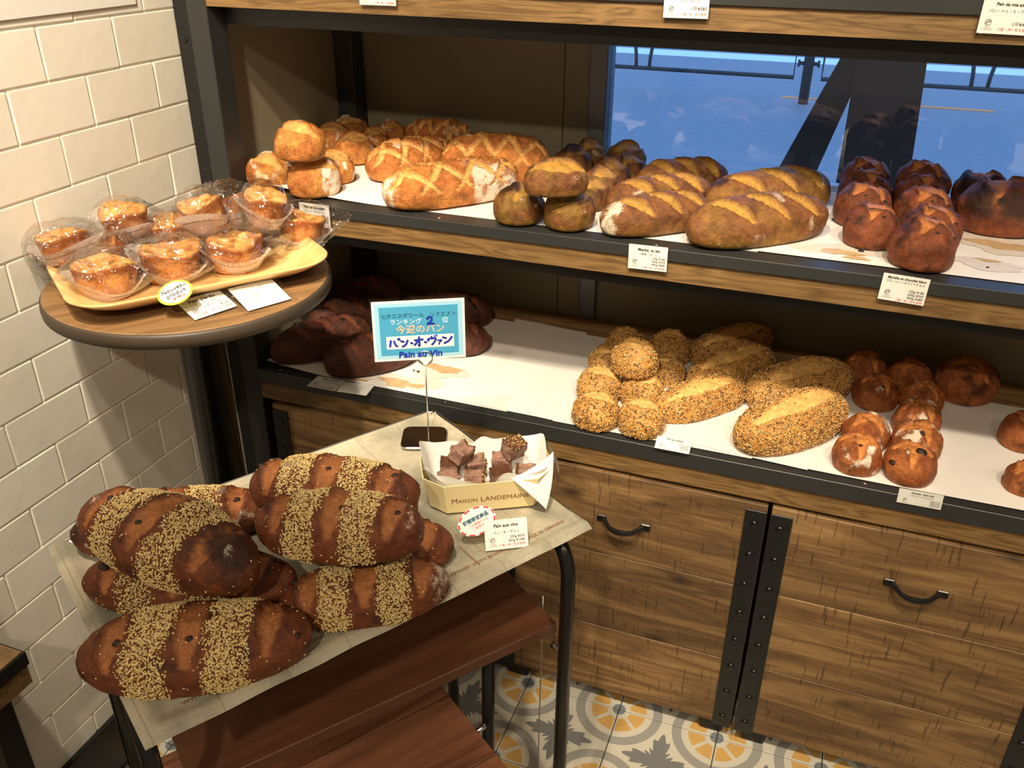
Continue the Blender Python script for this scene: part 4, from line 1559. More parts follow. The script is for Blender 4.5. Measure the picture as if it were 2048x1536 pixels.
# ------------------------------------------------------------------ let the bread settle: nothing may sink into its neighbour
class Body:
    def __init__(s, o, mesh_ob=None):
        s.o = o
        m = mesh_ob or o
        me = m.data
        loc = (o.matrix_basis.inverted() @ (o.matrix_basis @ m.matrix_local if m is not o else o.matrix_basis))
        co = np.empty(len(me.vertices) * 3, np.float32)
        me.vertices.foreach_get('co', co)
        co = co.reshape(-1, 3) @ np.array(loc.to_3x3()).T + np.array(loc.translation)
        s.bvh = BVHTree.FromPolygons([tuple(v) for v in co.tolist()], [tuple(p.vertices) for p in me.polygons])
        s.v = co[::4]
        s.start = o.location.copy()

    def frame(s):
        return Matrix.LocRotScale(s.o.location, s.o.rotation_euler, s.o.scale)

    def world(s):
        m = np.array(s.frame())
        return s.v @ m[:3, :3].T + m[:3, 3]


def sink(a, b, wa, wb_):
    """deepest point of a inside b: depth in metres"""
    lo, hi = wb_.min(0), wb_.max(0)
    q = wa[((wa > lo) & (wa < hi)).all(1)]
    if not len(q):
        return 0.0
    inv = b.frame().inverted()
    sc = b.o.scale[0]
    d = 0.0
    for p in q:
        l = inv @ Vector(p)
        h, n, _i, dist = b.bvh.find_nearest(l)
        if h is not None and (l - h).dot(n) < 0 and dist * sc > d:
            d = dist * sc
    return d


def pair_depth(a, b):
    wa, wb_ = a.world(), b.world()
    if (wa.max(0) < wb_.min(0)).any() or (wb_.max(0) < wa.min(0)).any():
        return 0.0
    return max(sink(a, b, wa, wb_), sink(b, a, wb_, wa))


def spread(bodies, limit, bounds=None, rounds=14, tol=0.0012, shrink=0.84, hold=()):
    """push bodies of one layer apart sideways; what cannot move far enough gets a little smaller"""
    for r in range(rounds):
        worst = 0.0
        for i, a in enumerate(bodies):
            for b in bodies[i + 1:]:
                d = pair_depth(a, b)
                worst = max(worst, d)
                if d < tol:
                    continue
                k = b.o.location - a.o.location
                k.z = 0
                k = k.normalized() if k.length > 1e-5 else Vector((1, 0, 0))
                for o_, sg in ((a, -1), (b, 1)):
                    if o_.o in hold:
                        continue
                    n_ = o_.o.location + k * (sg * 0.55 * d)
                    off = n_ - o_.start
                    if off.length > limit:
                        n_ = o_.start + off.normalized() * limit
                    o_.o.location = n_
                    if bounds:                    # keep the whole body on its shelf or tray
                        w_ = o_.world()
                        for ax in (0, 1):
                            lo_, hi_ = w_[:, ax].min(), w_[:, ax].max()
                            o_.o.location[ax] += max(0, bounds[2 * ax] - lo_) - max(0, hi_ - bounds[2 * ax + 1])
                    if r >= 4 and o_.o.scale[0] > shrink:
                        o_.o.scale = [c * (1 - min(0.02, d * 1.2)) for c in o_.o.scale]
        if worst < tol:
            break


def rest(b, below, zmin, tol=0.0015):
    """set an upper body down on the ones below it, sliding it along its line of sight so that it keeps its place in the heap"""
    def put(z):
        k = (CAM_H - z) / (CAM_H - b.o.location.z)
        b.o.location = (b.o.location.x * k, b.o.location.y * k, z)
    for _ in range(60):
        if max(pair_depth(b, c) for c in below) <= tol:
            break
        put(b.o.location.z + 0.002)
    for _ in range(60):
        z = b.o.location.z
        if z - 0.002 < zmin:
            break
        put(z - 0.002)
        if max(pair_depth(b, c) for c in below) > tol:
            put(z)
            break


def named(prefix):
    return [o for o in COL.objects if o.parent is None and o.type == 'MESH' and o.name.split('.')[0] == prefix]


def bodies_of(*prefixes):
    return {o.name: Body(o) for p in prefixes for o in named(p)}


mid = bodies_of('country_roll', 'country_loaf', 'matcha_roll', 'matcha_loaf', 'blueberry_roll', 'blueberry_round')
top_ = ['country_roll.003', 'matcha_roll.002', 'country_roll.008']
base = [b for k, b in mid.items() if k not in top_]
spread(base, 0.034, (-1.020, 0.70, 1.306, 1.776))
for k in top_:
    rest(mid[k], base, ZM)
lowb = bodies_of('cocoa_loaf', 'seeded_roll', 'seeded_loaf', 'raisin_roll')
top_ = ['seeded_roll.004']
base = [b for k, b in lowb.items() if k not in top_]
spread(base, 0.040, (-1.018, 0.70, 1.312, 1.776), 20)
for k in top_:
    rest(lowb[k], base, ZP)
    base.append(lowb[k])
ses = bodies_of('sesame_loaf')
top_ = ['sesame_loaf.002', 'sesame_loaf.003', 'sesame_loaf.004']
base = [b for k, b in ses.items() if k not in top_]
spread(base, 0.030)
for k in ('sesame_loaf.003', 'sesame_loaf.002', 'sesame_loaf.004'):
    rest(ses[k], base, ZB)
    base.append(ses[k])

# ------------------------------------------------------------------ wrapped pastries on the round table
def srgb_mix(a, b, t):
    return a * (1 - t)[:, None] + b * t[:, None]


def pastry_mesh(R, H, seed, square=0.0, dome=0.0):
    n, rings = 56, []
    prof = [(0.0, 0.0), (0.55, 0.0), (0.76, 0.0), (0.80, 0.04), (0.86, 0.30), (0.93, 0.60), (0.985, 0.82), (1.02, 0.93), (1.0, 1.0), (0.93, 1.02),
            (0.80, 0.96), (0.62, 0.90), (0.42, 0.86), (0.2, 0.84), (0.0, 0.84)]
    V, kind = [], []
    rng = np.random.default_rng(seed)
    ph = rng.uniform(0, 6.28, 6)
    for j, (r, z) in enumerate(prof):
        for k in range(n):
            a = 2 * math.pi * k / n
            wob = 1 + 0.05 * math.sin(2 * a + ph[0]) + 0.035 * math.sin(3 * a + ph[1]) + 0.02 * math.sin(7 * a + ph[2]) * (z > .5)
            sq = (abs(math.cos(a)) ** 4 + abs(math.sin(a)) ** 4) ** (-0.25)
            wob *= 1 + square * (sq - 1)
            zz = z * H * (1 + (0.07 * math.sin(2 * a + ph[3]) + 0.05 * math.sin(3 * a + ph[4])) * (z > .7))
            if j >= 9:
                zz += dome * H * (1 - r)
            V.append((R * r * wob * math.cos(a), R * r * wob * math.sin(a), zz))
            kind.append((r, z, j))
    Fc = []
    for i in range(len(prof) - 1):
        for k in range(n):
            a = i * n + k
            b = i * n + (k + 1) % n
            Fc.append((a, b, b + n, a + n))
    V = np.array(V)
    kd = np.array(kind)
    V[:, 2] += (fbm(V / (R * .35), seed, 2) - .5) * H * 0.10 * (kd[:, 1] > .5)
    side = np.array(lin(182, 104, 46))
    gold = np.array(lin(218, 154, 80))
    dark = np.array(lin(126, 66, 30))
    pal = np.array(lin(240, 200, 120))
    nz = fbm(V / (R * .3), seed + 3, 3)
    C = np.repeat(side[None], len(V), 0)
    C = srgb_mix(C, np.repeat(gold[None], len(V), 0), sstep(.5, .72, nz) * 0.8 * (kd[:, 2] < 7))
    topm = (kd[:, 2] >= 8).astype(float)
    C = srgb_mix(C, np.repeat(gold[None], len(V), 0), topm)
    C = srgb_mix(C, np.repeat(dark[None], len(V), 0), sstep(.45, .75, fbm(V / (R * .22), seed + 8, 3)) * topm * 0.8)
    C = srgb_mix(C, np.repeat(dark[None], len(V), 0), np.exp(-((kd[:, 0] - 1.0) / 0.06) ** 2) * (kd[:, 2] > 5) * 0.55)
    C = srgb_mix(C, np.repeat(pal[None], len(V), 0), sstep(.55, .7, fbm(V / (R * .18), seed + 12, 2)) * topm * .5)
    me = mesh_from('pastry', V, Fc, True)
    set_col(me, C)
    me.materials.append(M['crust_soft'])
    return me


def cup_mesh(R, H, seed):
    n, m = 96, 7
    V, Fc = [], []
    rng = np.random.default_rng(seed)
    ph = rng.uniform(0, 6.28, 4)
    for j in range(m + 1):
        t = j / m
        for k in range(n):
            a = 2 * math.pi * k / n
            low = math.sin(a * 2 + ph[0]) * .5 + math.sin(a + ph[1]) * .5
            r = R * (0.80 + 0.50 * t ** 1.3 + 0.34 * low * t * t) + 0.0016 * t * math.sin(32 * a)
            z = H * (-0.02 + (0.62 + 0.40 * low) * t) + 0.0010 * (t == 1) * math.sin(48 * a)
            V.append((r * math.cos(a), r * math.sin(a), z))
    for j in range(m):
        for k in range(n):
            a = j * n + k
            b = j * n + (k + 1) % n
            Fc.append((a, b, b + n, a + n))
    c = len(V)
    V.append((0, 0, -0.02 * H))
    Fc += [(c, (k + 1) % n, k) for k in range(n)]
    return mesh_from('paper_cup', V, Fc, True)


def line_mesh(R, H, seed, a0, a1, t=0.62):
    """thin printed brown rule around the cup"""
    rng = np.random.default_rng(seed)
    ph = rng.uniform(0, 6.28, 4)
    V, Fc = [], []
    m = 40
    for i in range(m + 1):
        a = a0 + (a1 - a0) * i / m
        for tt in (t, t + 0.035):
            low = math.sin(a * 2 + ph[0]) * .5 + math.sin(a + ph[1]) * .5
            r = R * (0.80 + 0.50 * tt ** 1.3 + 0.34 * low * tt * tt) + 0.0016 * tt * math.sin(32 * a) + 0.0005
            z = H * (-0.02 + (0.62 + 0.40 * low) * tt)
            V.append((r * math.cos(a), r * math.sin(a), z))
    for i in range(m):
        Fc.append((2 * i, 2 * i + 2, 2 * i + 3, 2 * i + 1))
    return mesh_from('printed_rule', V, Fc, True)


def bag_mesh(R, ztop, zbot, seed, tails):
    D, Fc = cubesphere(16)
    rng = np.random.default_rng(seed)
    ang = np.arctan2(D[:, 1], D[:, 0])
    hor = np.hypot(D[:, 0], D[:, 1])
    r = R * (1.26 + 0.10 * np.sin(2 * ang + rng.uniform(0, 6)))
    zf = np.ones(len(D))
    for (ta, tl, tw, tz) in tails:
        da = np.abs((ang - ta + np.pi) % (2 * np.pi) - np.pi)
        g = np.maximum(0, 1 - da / tw) ** 1.6 * hor ** 3
        r = r + R * tl * g
        zf = zf * (1 - 0.85 * g)
    x = D[:, 0] * r / np.maximum(hor, 1e-6) * hor ** 0.75
    y = D[:, 1] * r / np.maximum(hor, 1e-6) * hor ** 0.75
    zc = (ztop + zbot) / 2
    hh = (ztop - zbot) / 2
    z = zc + hh * np.sign(D[:, 2]) * np.abs(D[:, 2]) ** 0.7 * zf
    Pp = np.stack([x, y, z], 1)
    q = fbm(Pp / 0.022, seed, 2)
    ridge = 1 - np.abs(q - .5) * 4
    Pp += (D * (0.0045 * ridge + 0.004 * (fbm(Pp / 0.011, seed + 5, 1) - .5))[:, None])
    for (ta, tl, tw, tz) in tails:
        da = np.abs((ang - ta + np.pi) % (2 * np.pi) - np.pi)
        g = np.maximum(0, 1 - da / tw) ** 1.6 * hor ** 3
        Pp[:, 2] += tz * g
    Pp[:, 2] = np.maximum(Pp[:, 2], zbot)
    return mesh_from('cellophane_bag', Pp, Fc, False)


ZTB = ZT1 + 0.0075
G = 'cellophane-wrapped french toast cakes on the wooden tray'
for i, (cx, cy, w, zc, tx, ty, sq, tails, lab) in enumerate([
        (140, 475, 108, 1.020, -.12, -.08, 0, [(2.6, .3, .7, .0)], 'wrapped golden cake with sunken dark-rimmed top, beside the tiled wall'),
        (196, 506, 74, 1.002, .45, -.60, 0, [(0.4, .3, .8, .0)], 'wrapped cake tipped on its side, pleated paper cup facing out'),
        (214, 556, 96, .993, -.10, .05, .5, [(-.1, .75, .5, .004), (3.3, .5, .6, -.01)], 'wrapped sugar-topped cake at the rounded front corner of the tray'),
        (278, 437, 88, 1.042, .10, -.05, 0, [(0.7, .6, .5, .012)], 'wrapped flat-topped golden cake against the wall tiles'),
        (331, 470, 96, 1.016, .05, .10, .3, [(-.2, .4, .6, .0)], 'wrapped browned cake in the middle of the heap'),
        (346, 520, 92, .993, -.05, .08, .8, [(-.4, .55, .5, -.004)], 'wrapped square-looking sugared cake behind the yellow oval sticker'),
        (388, 420, 76, 1.050, .1, -.2, 0, [(0.6, .9, .35, .030)], 'wrapped pale cake highest at the back by the black upright'),
        (456, 445, 84, 1.022, -.25, -.55, 0, [(1.0, .6, .5, .02)], 'wrapped oval golden cake tipped towards the wall'),
        (472, 504, 86, .994, .0, .06, .6, [(0.1, .6, .55, .004)], 'wrapped golden cake behind the mirror-bright second card'),
        (537, 412, 70, 1.045, .1, .2, 0, [(1.2, .5, .6, .01)], 'wrapped cake at the back nearest the country bread price card'),
        (579, 464, 78, 1.000, -.1, .15, .2, [(0.35, 1.25, .42, .010)], 'wrapped brown cake whose bag ends in a long pointed tail')]):
    p = P(cx, cy, zc)
    R_ = w * depth(p) / F_PX / 2 * 1.16
    H_ = 0.047
    root = empty('wrapped_cake', (p.x, p.y, ZTB), CAM_YAW)
    hz = zc - ZTB - H_ / 2
    top = hz + H_
    T = Matrix.Translation((0, 0, hz + H_ / 2)) @ Matrix.Rotation(tx, 4, 'X') @ Matrix.Rotation(ty, 4, 'Y') @ Matrix.Translation((0, 0, -H_ / 2))
    o = link('cake', pastry_mesh(R_, H_, 500 + i, sq, 0.12 if i in (3, 5, 8) else -0.02), None, root)
    o.matrix_local = T
    o = link('paper_cup', cup_mesh(R_, H_, 540 + i), M['cup'], root)
    o.matrix_local = T
    pr = link('printed_rule', line_mesh(R_, H_, 540 + i, -2.6, -0.5), M['ink_brown'], o)
    ext = R_ * (abs(math.sin(tx)) + abs(math.sin(ty))) * .8
    o = link('cellophane_bag', bag_mesh(R_, top + ext + 0.012, max(0.0, hz - ext - .014) if hz < .02 else 0.0, 580 + i, tails), M['film'], root)
    tag(root, lab, 'cake', G)
bpy.context.view_layer.update()
_cb = [Body(o, next(c for c in o.children if c.name.startswith('cake'))) for o in COL.objects if o.name.startswith('wrapped_cake')]
spread(_cb, 0.022, (-1.092, -0.66, 0.78, 1.25), 26, 0.0012, 0.82)

# ------------------------------------------------------------------ cards, signs and lettering
TEXTS = []


def frame_matrix(c, u, v):
    n = u.cross(v)
    return Matrix(((u.x, v.x, n.x, c.x), (u.y, v.y, n.y, c.y), (u.z, v.z, n.z, c.z), (0, 0, 0, 1)))


def plane_hit(x, y, p0, n):
    d = Vector(ray(x, y))
    o = Vector((0, 0, CAM_H))
    return o + d * ((p0 - o).dot(n) / d.dot(n))


def place(corners, Y=None, z0=None, tilt=None):
    """corners TL TR BR BL in picture points on a wall plane Y, or standing on height z0 and leaning back by tilt degrees from flat"""
    if Y is not None:
        p0, n = Vector((0, Y, 0)), Vector((0, 1, 0))
    else:
        bl, br = P(*corners[3], z0), P(*corners[2], z0)
        e = (br - bl).normalized()
        back = Vector((-e.y, e.x, 0))
        vv = back * math.cos(math.radians(tilt)) + Vector((0, 0, 1)) * math.sin(math.radians(tilt))
        p0, n = bl, e.cross(vv)
    q = [plane_hit(x, y, p0, n) for x, y in corners]
    c = (q[0] + q[1] + q[2] + q[3]) / 4
    u = ((q[1] - q[0]) + (q[2] - q[3])) / 2
    v = ((q[0] - q[3]) + (q[1] - q[2])) / 2
    w, u = u.length, u.normalized()
    v = v - u * v.dot(u)
    h = v.length
    v.normalize()
    return frame_matrix(c, u, v), w, h


def text(parent, body, x, y, size, mat, align='CENTER', bold=0.0, rot=0.0, name='lettering', z=0.0007, sx=1.0, shear=0.0):
    c = bpy.data.curves.new('t', 'FONT')
    c.body = body
    c.size = size
    c.align_x = align
    c.align_y = 'CENTER'
    c.resolution_u = 2
    c.offset = bold * size
    c.shear = shear
    o = bpy.data.objects.new('t', c)
    COL.objects.link(o)
    TEXTS.append((o, parent, Matrix.Translation((x, y, z)) @ Matrix.Rotation(rot, 4, 'Z') @ Matrix.Scale(sx, 4, (1, 0, 0)), mat, name))


def stroke(parent, pts, wd, mat, z=0.0009, name='lettering'):
    """flat pen stroke along points, in card units"""
    pts = [Vector((p[0], p[1], 0)) for p in pts]
    V, Fc = [], []
    m = len(pts)
    for i, p in enumerate(pts):
        t = (pts[min(i + 1, m - 1)] - pts[max(i - 1, 0)]).normalized()
        s = Vector((-t.y, t.x, 0)) * wd / 2
        V += [(p.x + s.x, p.y + s.y, z), (p.x - s.x, p.y - s.y, z)]
    for i in range(m - 1):
        Fc.append((2 * i, 2 * i + 2, 2 * i + 3, 2 * i + 1))
    for (p, base) in ((pts[0], 0), (pts[-1], 1)):
        k0 = len(V)
        V.append((p.x, p.y, z))
        for k in range(10):
            a = 2 * math.pi * k / 10
            V.append((p.x + wd / 2 * math.cos(a), p.y + wd / 2 * math.sin(a), z))
        Fc += [(k0, k0 + 1 + k, k0 + 1 + (k + 1) % 10) for k in range(10)]
    STROKES.append((V, Fc, parent, mat, name))


STROKES = []


def emblem(parent, x, y, r):
    for k in range(1):
        pts = [(x + r * math.cos(a), y + r * math.sin(a)) for a in [2 * math.pi * i / 20 for i in range(21)]]
        stroke(parent, pts, r * 0.22, M['ink_grey'], 0.0007, 'emblem')
    stroke(parent, [(x - r * .75, y - r * .45), (x - r * .2, y - .02 * r), (x + r * .1, y + r * .1), (x + r * .75, y + r * .5)], r * 0.3, M['ink_grey'], 0.0007, 'emblem')
    stroke(parent, [(x - r * .6, y + r * .1), (x - r * .1, y + r * .4), (x + r * .3, y + r * .3)], r * 0.18, M['ink_grey'], 0.0007, 'emblem')


def plate(name, w, h, th, mat, r=0.0):
    bm = bmesh.new()
    box_bm(bm, -w / 2, w / 2, -h / 2, h / 2, -th, 0)
    return bm_mesh(name, bm)


def card(corners, label, lines, cat='price card', sleeve=True, Y=None, z0=None, tilt=None, logo=True, name='price_card', pad=0.002):
    Mx, w, h = place(corners, Y, z0, tilt)
    e = bpy.data.objects.new(name, None)
    COL.objects.link(e)
    e.empty_display_size = 0.02
    e.matrix_world = Mx
    link('card', plate('card', w, h, 0.0006, None), M['card'], e)
    if sleeve:
        s = link('clear_sleeve', plate('clear_sleeve', w + 2 * pad, h + 2 * pad, 0.0022, None), M['acrylic'], e)
        s.location = (0, 0, 0.0013)
    for ln in lines:
        body, x, y, size, mt = ln[:5]
        kw = ln[5] if len(ln) > 5 else {}
        text(e, body, (x - .5) * w, (y - .5) * h, size * h, M[mt], **kw)
    if logo:
        emblem(e, -0.33 * w, -0.17 * h, 0.085 * h)
        text(e, 'MAISON', -0.33 * w, -0.315 * h, 0.055 * h, M['ink_grey'])
        text(e, 'LANDEMAINE', -0.33 * w, -0.375 * h, 0.055 * h, M['ink_grey'])
    return tag(e, label, cat, 'price cards in clear sleeves')


R_ = {'align': 'RIGHT'}
B_ = {'bold': 0.022}


def prices(a, b, c, y0=0.46, st=0.115, x=0.95, s=0.125):
    out = []
    for k, p in enumerate((a, b, c)):
        if p:
            out.append((p, x, y0 - st * k, s, 'ink', R_))
    return out


RED = '小麦・卵・乳を使用'
YC = YS - 0.0062
card([(599, 404), (658, 412), (661, 456), (601, 449)], 'white price card for country bread, half covered by a cellophane tail',
     [('Pain de campagne', .52, .84, .15, 'ink', B_), ('パン・ド・カンパーニュ', .52, .66, .10, 'ink')] + prices('100g ¥150', '200g ¥300', '400g ¥580') + [(RED, .95, .09, .10, 'ink_red', R_)], Y=YC)
card([(1258, 487), (1336, 496), (1333, 544), (1256, 536)], 'white price card for matcha bread on the middle shelf edge',
     [('Matcha  au lait', .52, .82, .15, 'ink', B_), ('抹茶・オ・レ', .54, .64, .11, 'ink')] + prices('100g ¥180', '200g ¥350', '400g ¥680', .50, .125) + [(RED, .95, .10, .10, 'ink_red', R_)], Y=YC)
card([(1768, 545), (1862, 560), (1846, 612), (1755, 597)], 'white price card for blueberry chocolate bread on the middle shelf edge',
     [('Myrtille et chocolat blanc', .52, .88, .125, 'ink', B_), ('ブルーベリーホワイトチョコ', .50, .74, .10, 'ink')] + prices('100g ¥180', '200g ¥350', '400g ¥680', .46, .125) + [(RED, .95, .08, .10, 'ink_red', R_)], Y=YC)
card([(717, -38), (790, -36), (792, 12), (719, 9)], 'white price card on the top shelf edge with red bottom line, above the country rolls',
     [(RED, .95, .10, .11, 'ink_red', R_)], Y=YC)
card([(1329, -22), (1420, -20), (1417, 38), (1327, 35)], 'white price card on the top shelf edge reading 380 yen',
     [('パン・ド・ミ', .60, .60, .12, 'ink'), ('1斤¥380', .96, .34, .17, 'ink', R_), (RED, .96, .14, .11, 'ink_red', R_)], Y=YC)
card([(1967, -4), (2075, 2), (2068, 72), (1955, 66)], 'white price card for english sandwich loaf on the top shelf edge',
     [('Pain de mie anglais', .56, .86, .13, 'ink', B_), ('パン・ドゥ・ミ・アングレ', .56, .66, .11, 'ink'), ('1斤¥420', .92, .30, .14, 'ink', R_), (RED, .94, .14, .10, 'ink_red', R_)], Y=YC)
ZLP = LEV['low'][0] + 0.0035
card([(637, 752), (692, 762), (668, 782), (613, 771)], 'white price card lying flat on the lower shelf edge below the cocoa loaves',
     [('Pain au cacao', .58, .82, .16, 'ink', B_), ('パン・オ・カカオ', .58, .56, .13, 'ink'), (RED, .92, .12, .12, 'ink_red', R_)], z0=ZLP, tilt=2, pad=.001)
note = card([(693, 763), (747, 771), (734, 791), (669, 782)], 'white handwritten note card lying flat next to the cocoa price card',
     [], z0=ZLP, tilt=2, logo=False, pad=.001)
card([(1317, 871), (1385, 884), (1377, 908), (1307, 895)], 'white price card for seeded bread leaning on the lower shelf edge',
     [('Pain aux cereales', .52, .86, .15, 'ink', B_), ('パン・オ・セレアル', .60, .68, .11, 'ink')] + prices('100g ¥180', '200g ¥350', '400g ¥680', .52, .13), z0=ZLP, tilt=22, pad=.001)
card([(1797, 976), (1884, 991), (1885, 1021), (1795, 1004)], 'white price card for hazelnut raisin honey bread on the lower shelf edge',
     [('Noisette  raisin miel', .54, .84, .15, 'ink', B_), ('ノアゼットレザンミエル', .52, .64, .12, 'ink')] + prices('100g ¥170', '200g ¥330', '400g ¥630', .46, .14, .96, .13), Y=YC)
card([(968, 1042), (1055, 1034), (1055, 1092), (971, 1103)], 'white price card for wine bread standing on the tray paper',
     [('Pain aux vins', .50, .80, .16, 'ink', B_), ('パン・オ・ヴァン', .50, .56, .115, 'ink'), ('200g ¥550', .93, .40, .12, 'ink', R_), ('400g ¥1080', .93, .27, .12, 'ink', R_), (RED, .93, .13, .10, 'ink_red', R_)],
     z0=0.7035, tilt=62, sleeve=False)
card([(363, 604), (443, 574), (468, 616), (379, 641)], 'white price card for pain perdu in a clear stand on the round table',
     [('Pain perdu', .50, .80, .19, 'ink', B_), ('パン・ペルデュ', .56, .57, .12, 'ink'), ('(フレンチトースト)', .56, .44, .12, 'ink'), ('¥130', .95, .30, .14, 'ink', R_), (RED, .95, .14, .11, 'ink_red', R_)], z0=ZT1 + .003, tilt=14, pad=.007)
card([(462, 577), (548, 553), (575, 600), (490, 623)], 'shiny handwritten note card in a clear stand on the round table',
     [('パン・ペルデュを', .34, .78, .10, 'ink_grey'), ('モーニングセットに', .32, .64, .10, 'ink_grey'), ('レンジで温めて', .30, .50, .10, 'ink_grey'), ('てもOK', .24, .36, .10, 'ink_grey'), ('♪', .3, .2, .12, 'ink_grey')], z0=ZT1 + .003, tilt=14, logo=False, pad=.008)


_rn = random.Random(5)
for _k in range(5):                                   # small handwriting, too fine to read
    _y = 0.010 - 0.0052 * _k
    _x = -0.020 + 0.004 * (_k % 2)
    while _x < 0.019 - 0.006 * (_k == 4):
        _l = _rn.uniform(.0012, .003)
        stroke(note, [(_x, _y + _rn.uniform(-.0008, .0008)), (_x + _l * .5, _y + _rn.uniform(-.0012, .0012)), (_x + _l, _y + _rn.uniform(-.0008, .0008))], .0004, M['ink'], .0007, 'handwriting')
        _x += _l + .0008


def oval(center, ax, by, ang, z0, tilt, edge_dir, layers, lines, label, name='oval_sticker'):
    """flat oval tag; layers are (scale, material)"""
    p0 = P(*center, z0)
    e = Vector((math.cos(edge_dir), math.sin(edge_dir), 0))
    back = Vector((-e.y, e.x, 0))
    v = back * math.cos(math.radians(tilt)) + Vector((0, 0, 1)) * math.sin(math.radians(tilt))
    o = bpy.data.objects.new(name, None)
    COL.objects.link(o)
    o.empty_display_size = .02
    o.matrix_world = frame_matrix(p0, e, v) @ Matrix.Rotation(ang, 4, 'Z')
    for k, (s, mt, nm) in enumerate(layers):
        V = []
        n = 40
        for zz in (-0.0005, 0.0):
            for i in range(n):
                a = 2 * math.pi * i / n
                V.append((ax * s * math.cos(a), by * s * math.sin(a), zz + 0.0006 * k))
        Fc = [tuple(range(n, 2 * n)), tuple(range(n - 1, -1, -1))] + [(i, (i + 1) % n, n + (i + 1) % n, n + i) for i in range(n)]
        link(nm, mesh_from(nm, V, Fc), M[mt], o)
    for ln in lines:
        body, x, y, size, mt = ln[:5]
        text(o, body, x, y, size, M[mt], z=0.0006 * len(layers) + .0003, **(ln[5] if len(ln) > 5 else {}))
    return tag(o, label, 'sticker'), o


oval((350, 585), .0235, .0185, 0.42, ZT1 + 0.036, 38, CAM_YAW, [(1.0, 'yellow', 'yellow_border'), (0.86, 'card', 'white_field')],
     [('Nouveau', -.0005, .0058, .0090, 'ink', {'rot': .16, 'bold': .008}), ('produit', .001, -.0022, .0090, 'ink', {'rot': .16, 'bold': .008}), ('新商品', .004, -.0098, .0056, 'ink_red', {'rot': .16, 'bold': .01})],
     'yellow-edged oval sticker reading Nouveau produit, in front of the wrapped cakes')
ov, ovr = oval((953.5, 1042), .0265, .0185, 0.42, 0.735, 58, CAM_YAW + .1, [(1.0, 'card', 'white_field')],
               [('期間限定商品', 0, .0035, .0062, 'ink_teal', {'bold': .03, 'rot': 0}), ('この季節だけの', .001, -.003, .0042, 'ink_red'), ('ご提供です。', .003, -.008, .0042, 'ink_red')],
               'oval sticker with red dashed edge standing beside the wine bread card')
for k in range(11):
    a0 = 2 * math.pi * k / 11
    pts = [(.0250 * math.cos(a0 + t), .0172 * math.sin(a0 + t)) for t in (0, .09, .18, .27)]
    stroke(ovr, pts, .0021, M['ink_red'], .0008, 'red_dash')

# blue ranking sign on its wire holder
wb_ = P(857, 868, 0.7035)
hold = empty('sign_holder', (wb_.x, wb_.y, 0.7035), CAM_YAW)
tag(hold, 'chrome wire sign holder with square base on the tray', 'sign holder')
V, Fc = loft([rrect(.072, .066, .014, 0.0, 6), rrect(.072, .066, .014, 0.0022, 6), rrect(.070, .064, .013, 0.0032, 6)])
pl_ = link('base_plate', mesh_from('base_plate', V, Fc), M['chrome'], hold)
pl_.location = (-0.006, -0.014, 0)
tube_obj('wire', [(0, 0, 0.002), (0, 0, 0.126)], 0.0011, M['metal'], hold, 8)
ZRG = 0.138
ringp = [(0.0115 * math.cos(a), -0.0012, ZRG + 0.0115 * math.sin(a)) for a in [2 * math.pi * k / 28 for k in range(29)]]
tube_obj('clip_ring', ringp, 0.0010, M['metal'], hold, 6)
ringp = [(0.0115 * math.cos(a), 0.0018, ZRG + 0.0115 * math.sin(a)) for a in [2 * math.pi * k / 28 for k in range(29)]]
tube_obj('clip_ring', ringp, 0.0010, M['metal'], hold, 6)
su = Vector((0.875, 0.484, 0)).normalized()
sv = Vector((-0.484 * 0.06, 0.875 * 0.06, 1)).normalized()
sv = (sv - su * sv.dot(su)).normalized()
sgn = bpy.data.objects.new('ranking_sign', None)
COL.objects.link(sgn)
sgn.empty_display_size = .03
n_ = su.cross(sv)
p0 = Vector((wb_.x, wb_.y, 0.7035 + ZRG)) + Vector((0.0003, 0.0004, 0))
cc_ = plane_hit(838.5, 660, p0, n_)
SWd, SHt = 0.148, 0.105
sgn.matrix_world = frame_matrix(cc_, su, sv) @ Matrix.Rotation(0.0, 4, 'Z')
tag(sgn, 'blue laminated ranking sign with handwritten blue letters held by a wire ring', 'sign')
link('laminate', plate('laminate', SWd, SHt, 0.0008, None), M['acrylic'], sgn).location = (0, 0, 0.0004)


def flat(name, w, h, z, mat, x=0, y=0):
    o = link(name, plate(name, w, h, 0.0003, None), mat, sgn)
    o.location = (x, y, z)
    return o


flat('paper', .140, .097, 0.0006, M['card'])
flat('pale_border', .133, .089, 0.0009, M['blue1'])
flat('blue_field', .119, .078, 0.0012, M['blue2'])
flat('white_box', .103, .0205, 0.0015, M['card'], .001, -.0185)
text(sgn, '七夕エスポワール　リクエスト', 0, .0245, .0078, M['ink_teal'], z=.0017, sx=1.05)
text(sgn, 'ランキング', -.020, .0145, .0098, M['ink_white'], z=.0017, bold=.01)
text(sgn, '位', .040, .0145, .0098, M['ink_white'], z=.0017, bold=.01)
text(sgn, '今週のパン', .002, .0015, .0150, M['ink_peach'], z=.0017, bold=.012)
K = .0032
MB = M['ink_blue']


def bz(*p):
    """smooth pen path through points"""
    p = [Vector((a, b, 0)) for a, b in p]
    out = []
    for i in range(len(p) - 1):
        p0_, p1, p2, p3 = p[max(i - 1, 0)], p[i], p[i + 1], p[min(i + 2, len(p) - 1)]
        for k in range(5):
            t = k / 5
            out.append(0.5 * ((2 * p1) + (p2 - p0_) * t + (2 * p0_ - 5 * p1 + 4 * p2 - p3) * t * t + (3 * p1 - p0_ - 3 * p2 + p3) * t ** 3))
    out.append(p[-1])
    return [(q.x, q.y) for q in out]


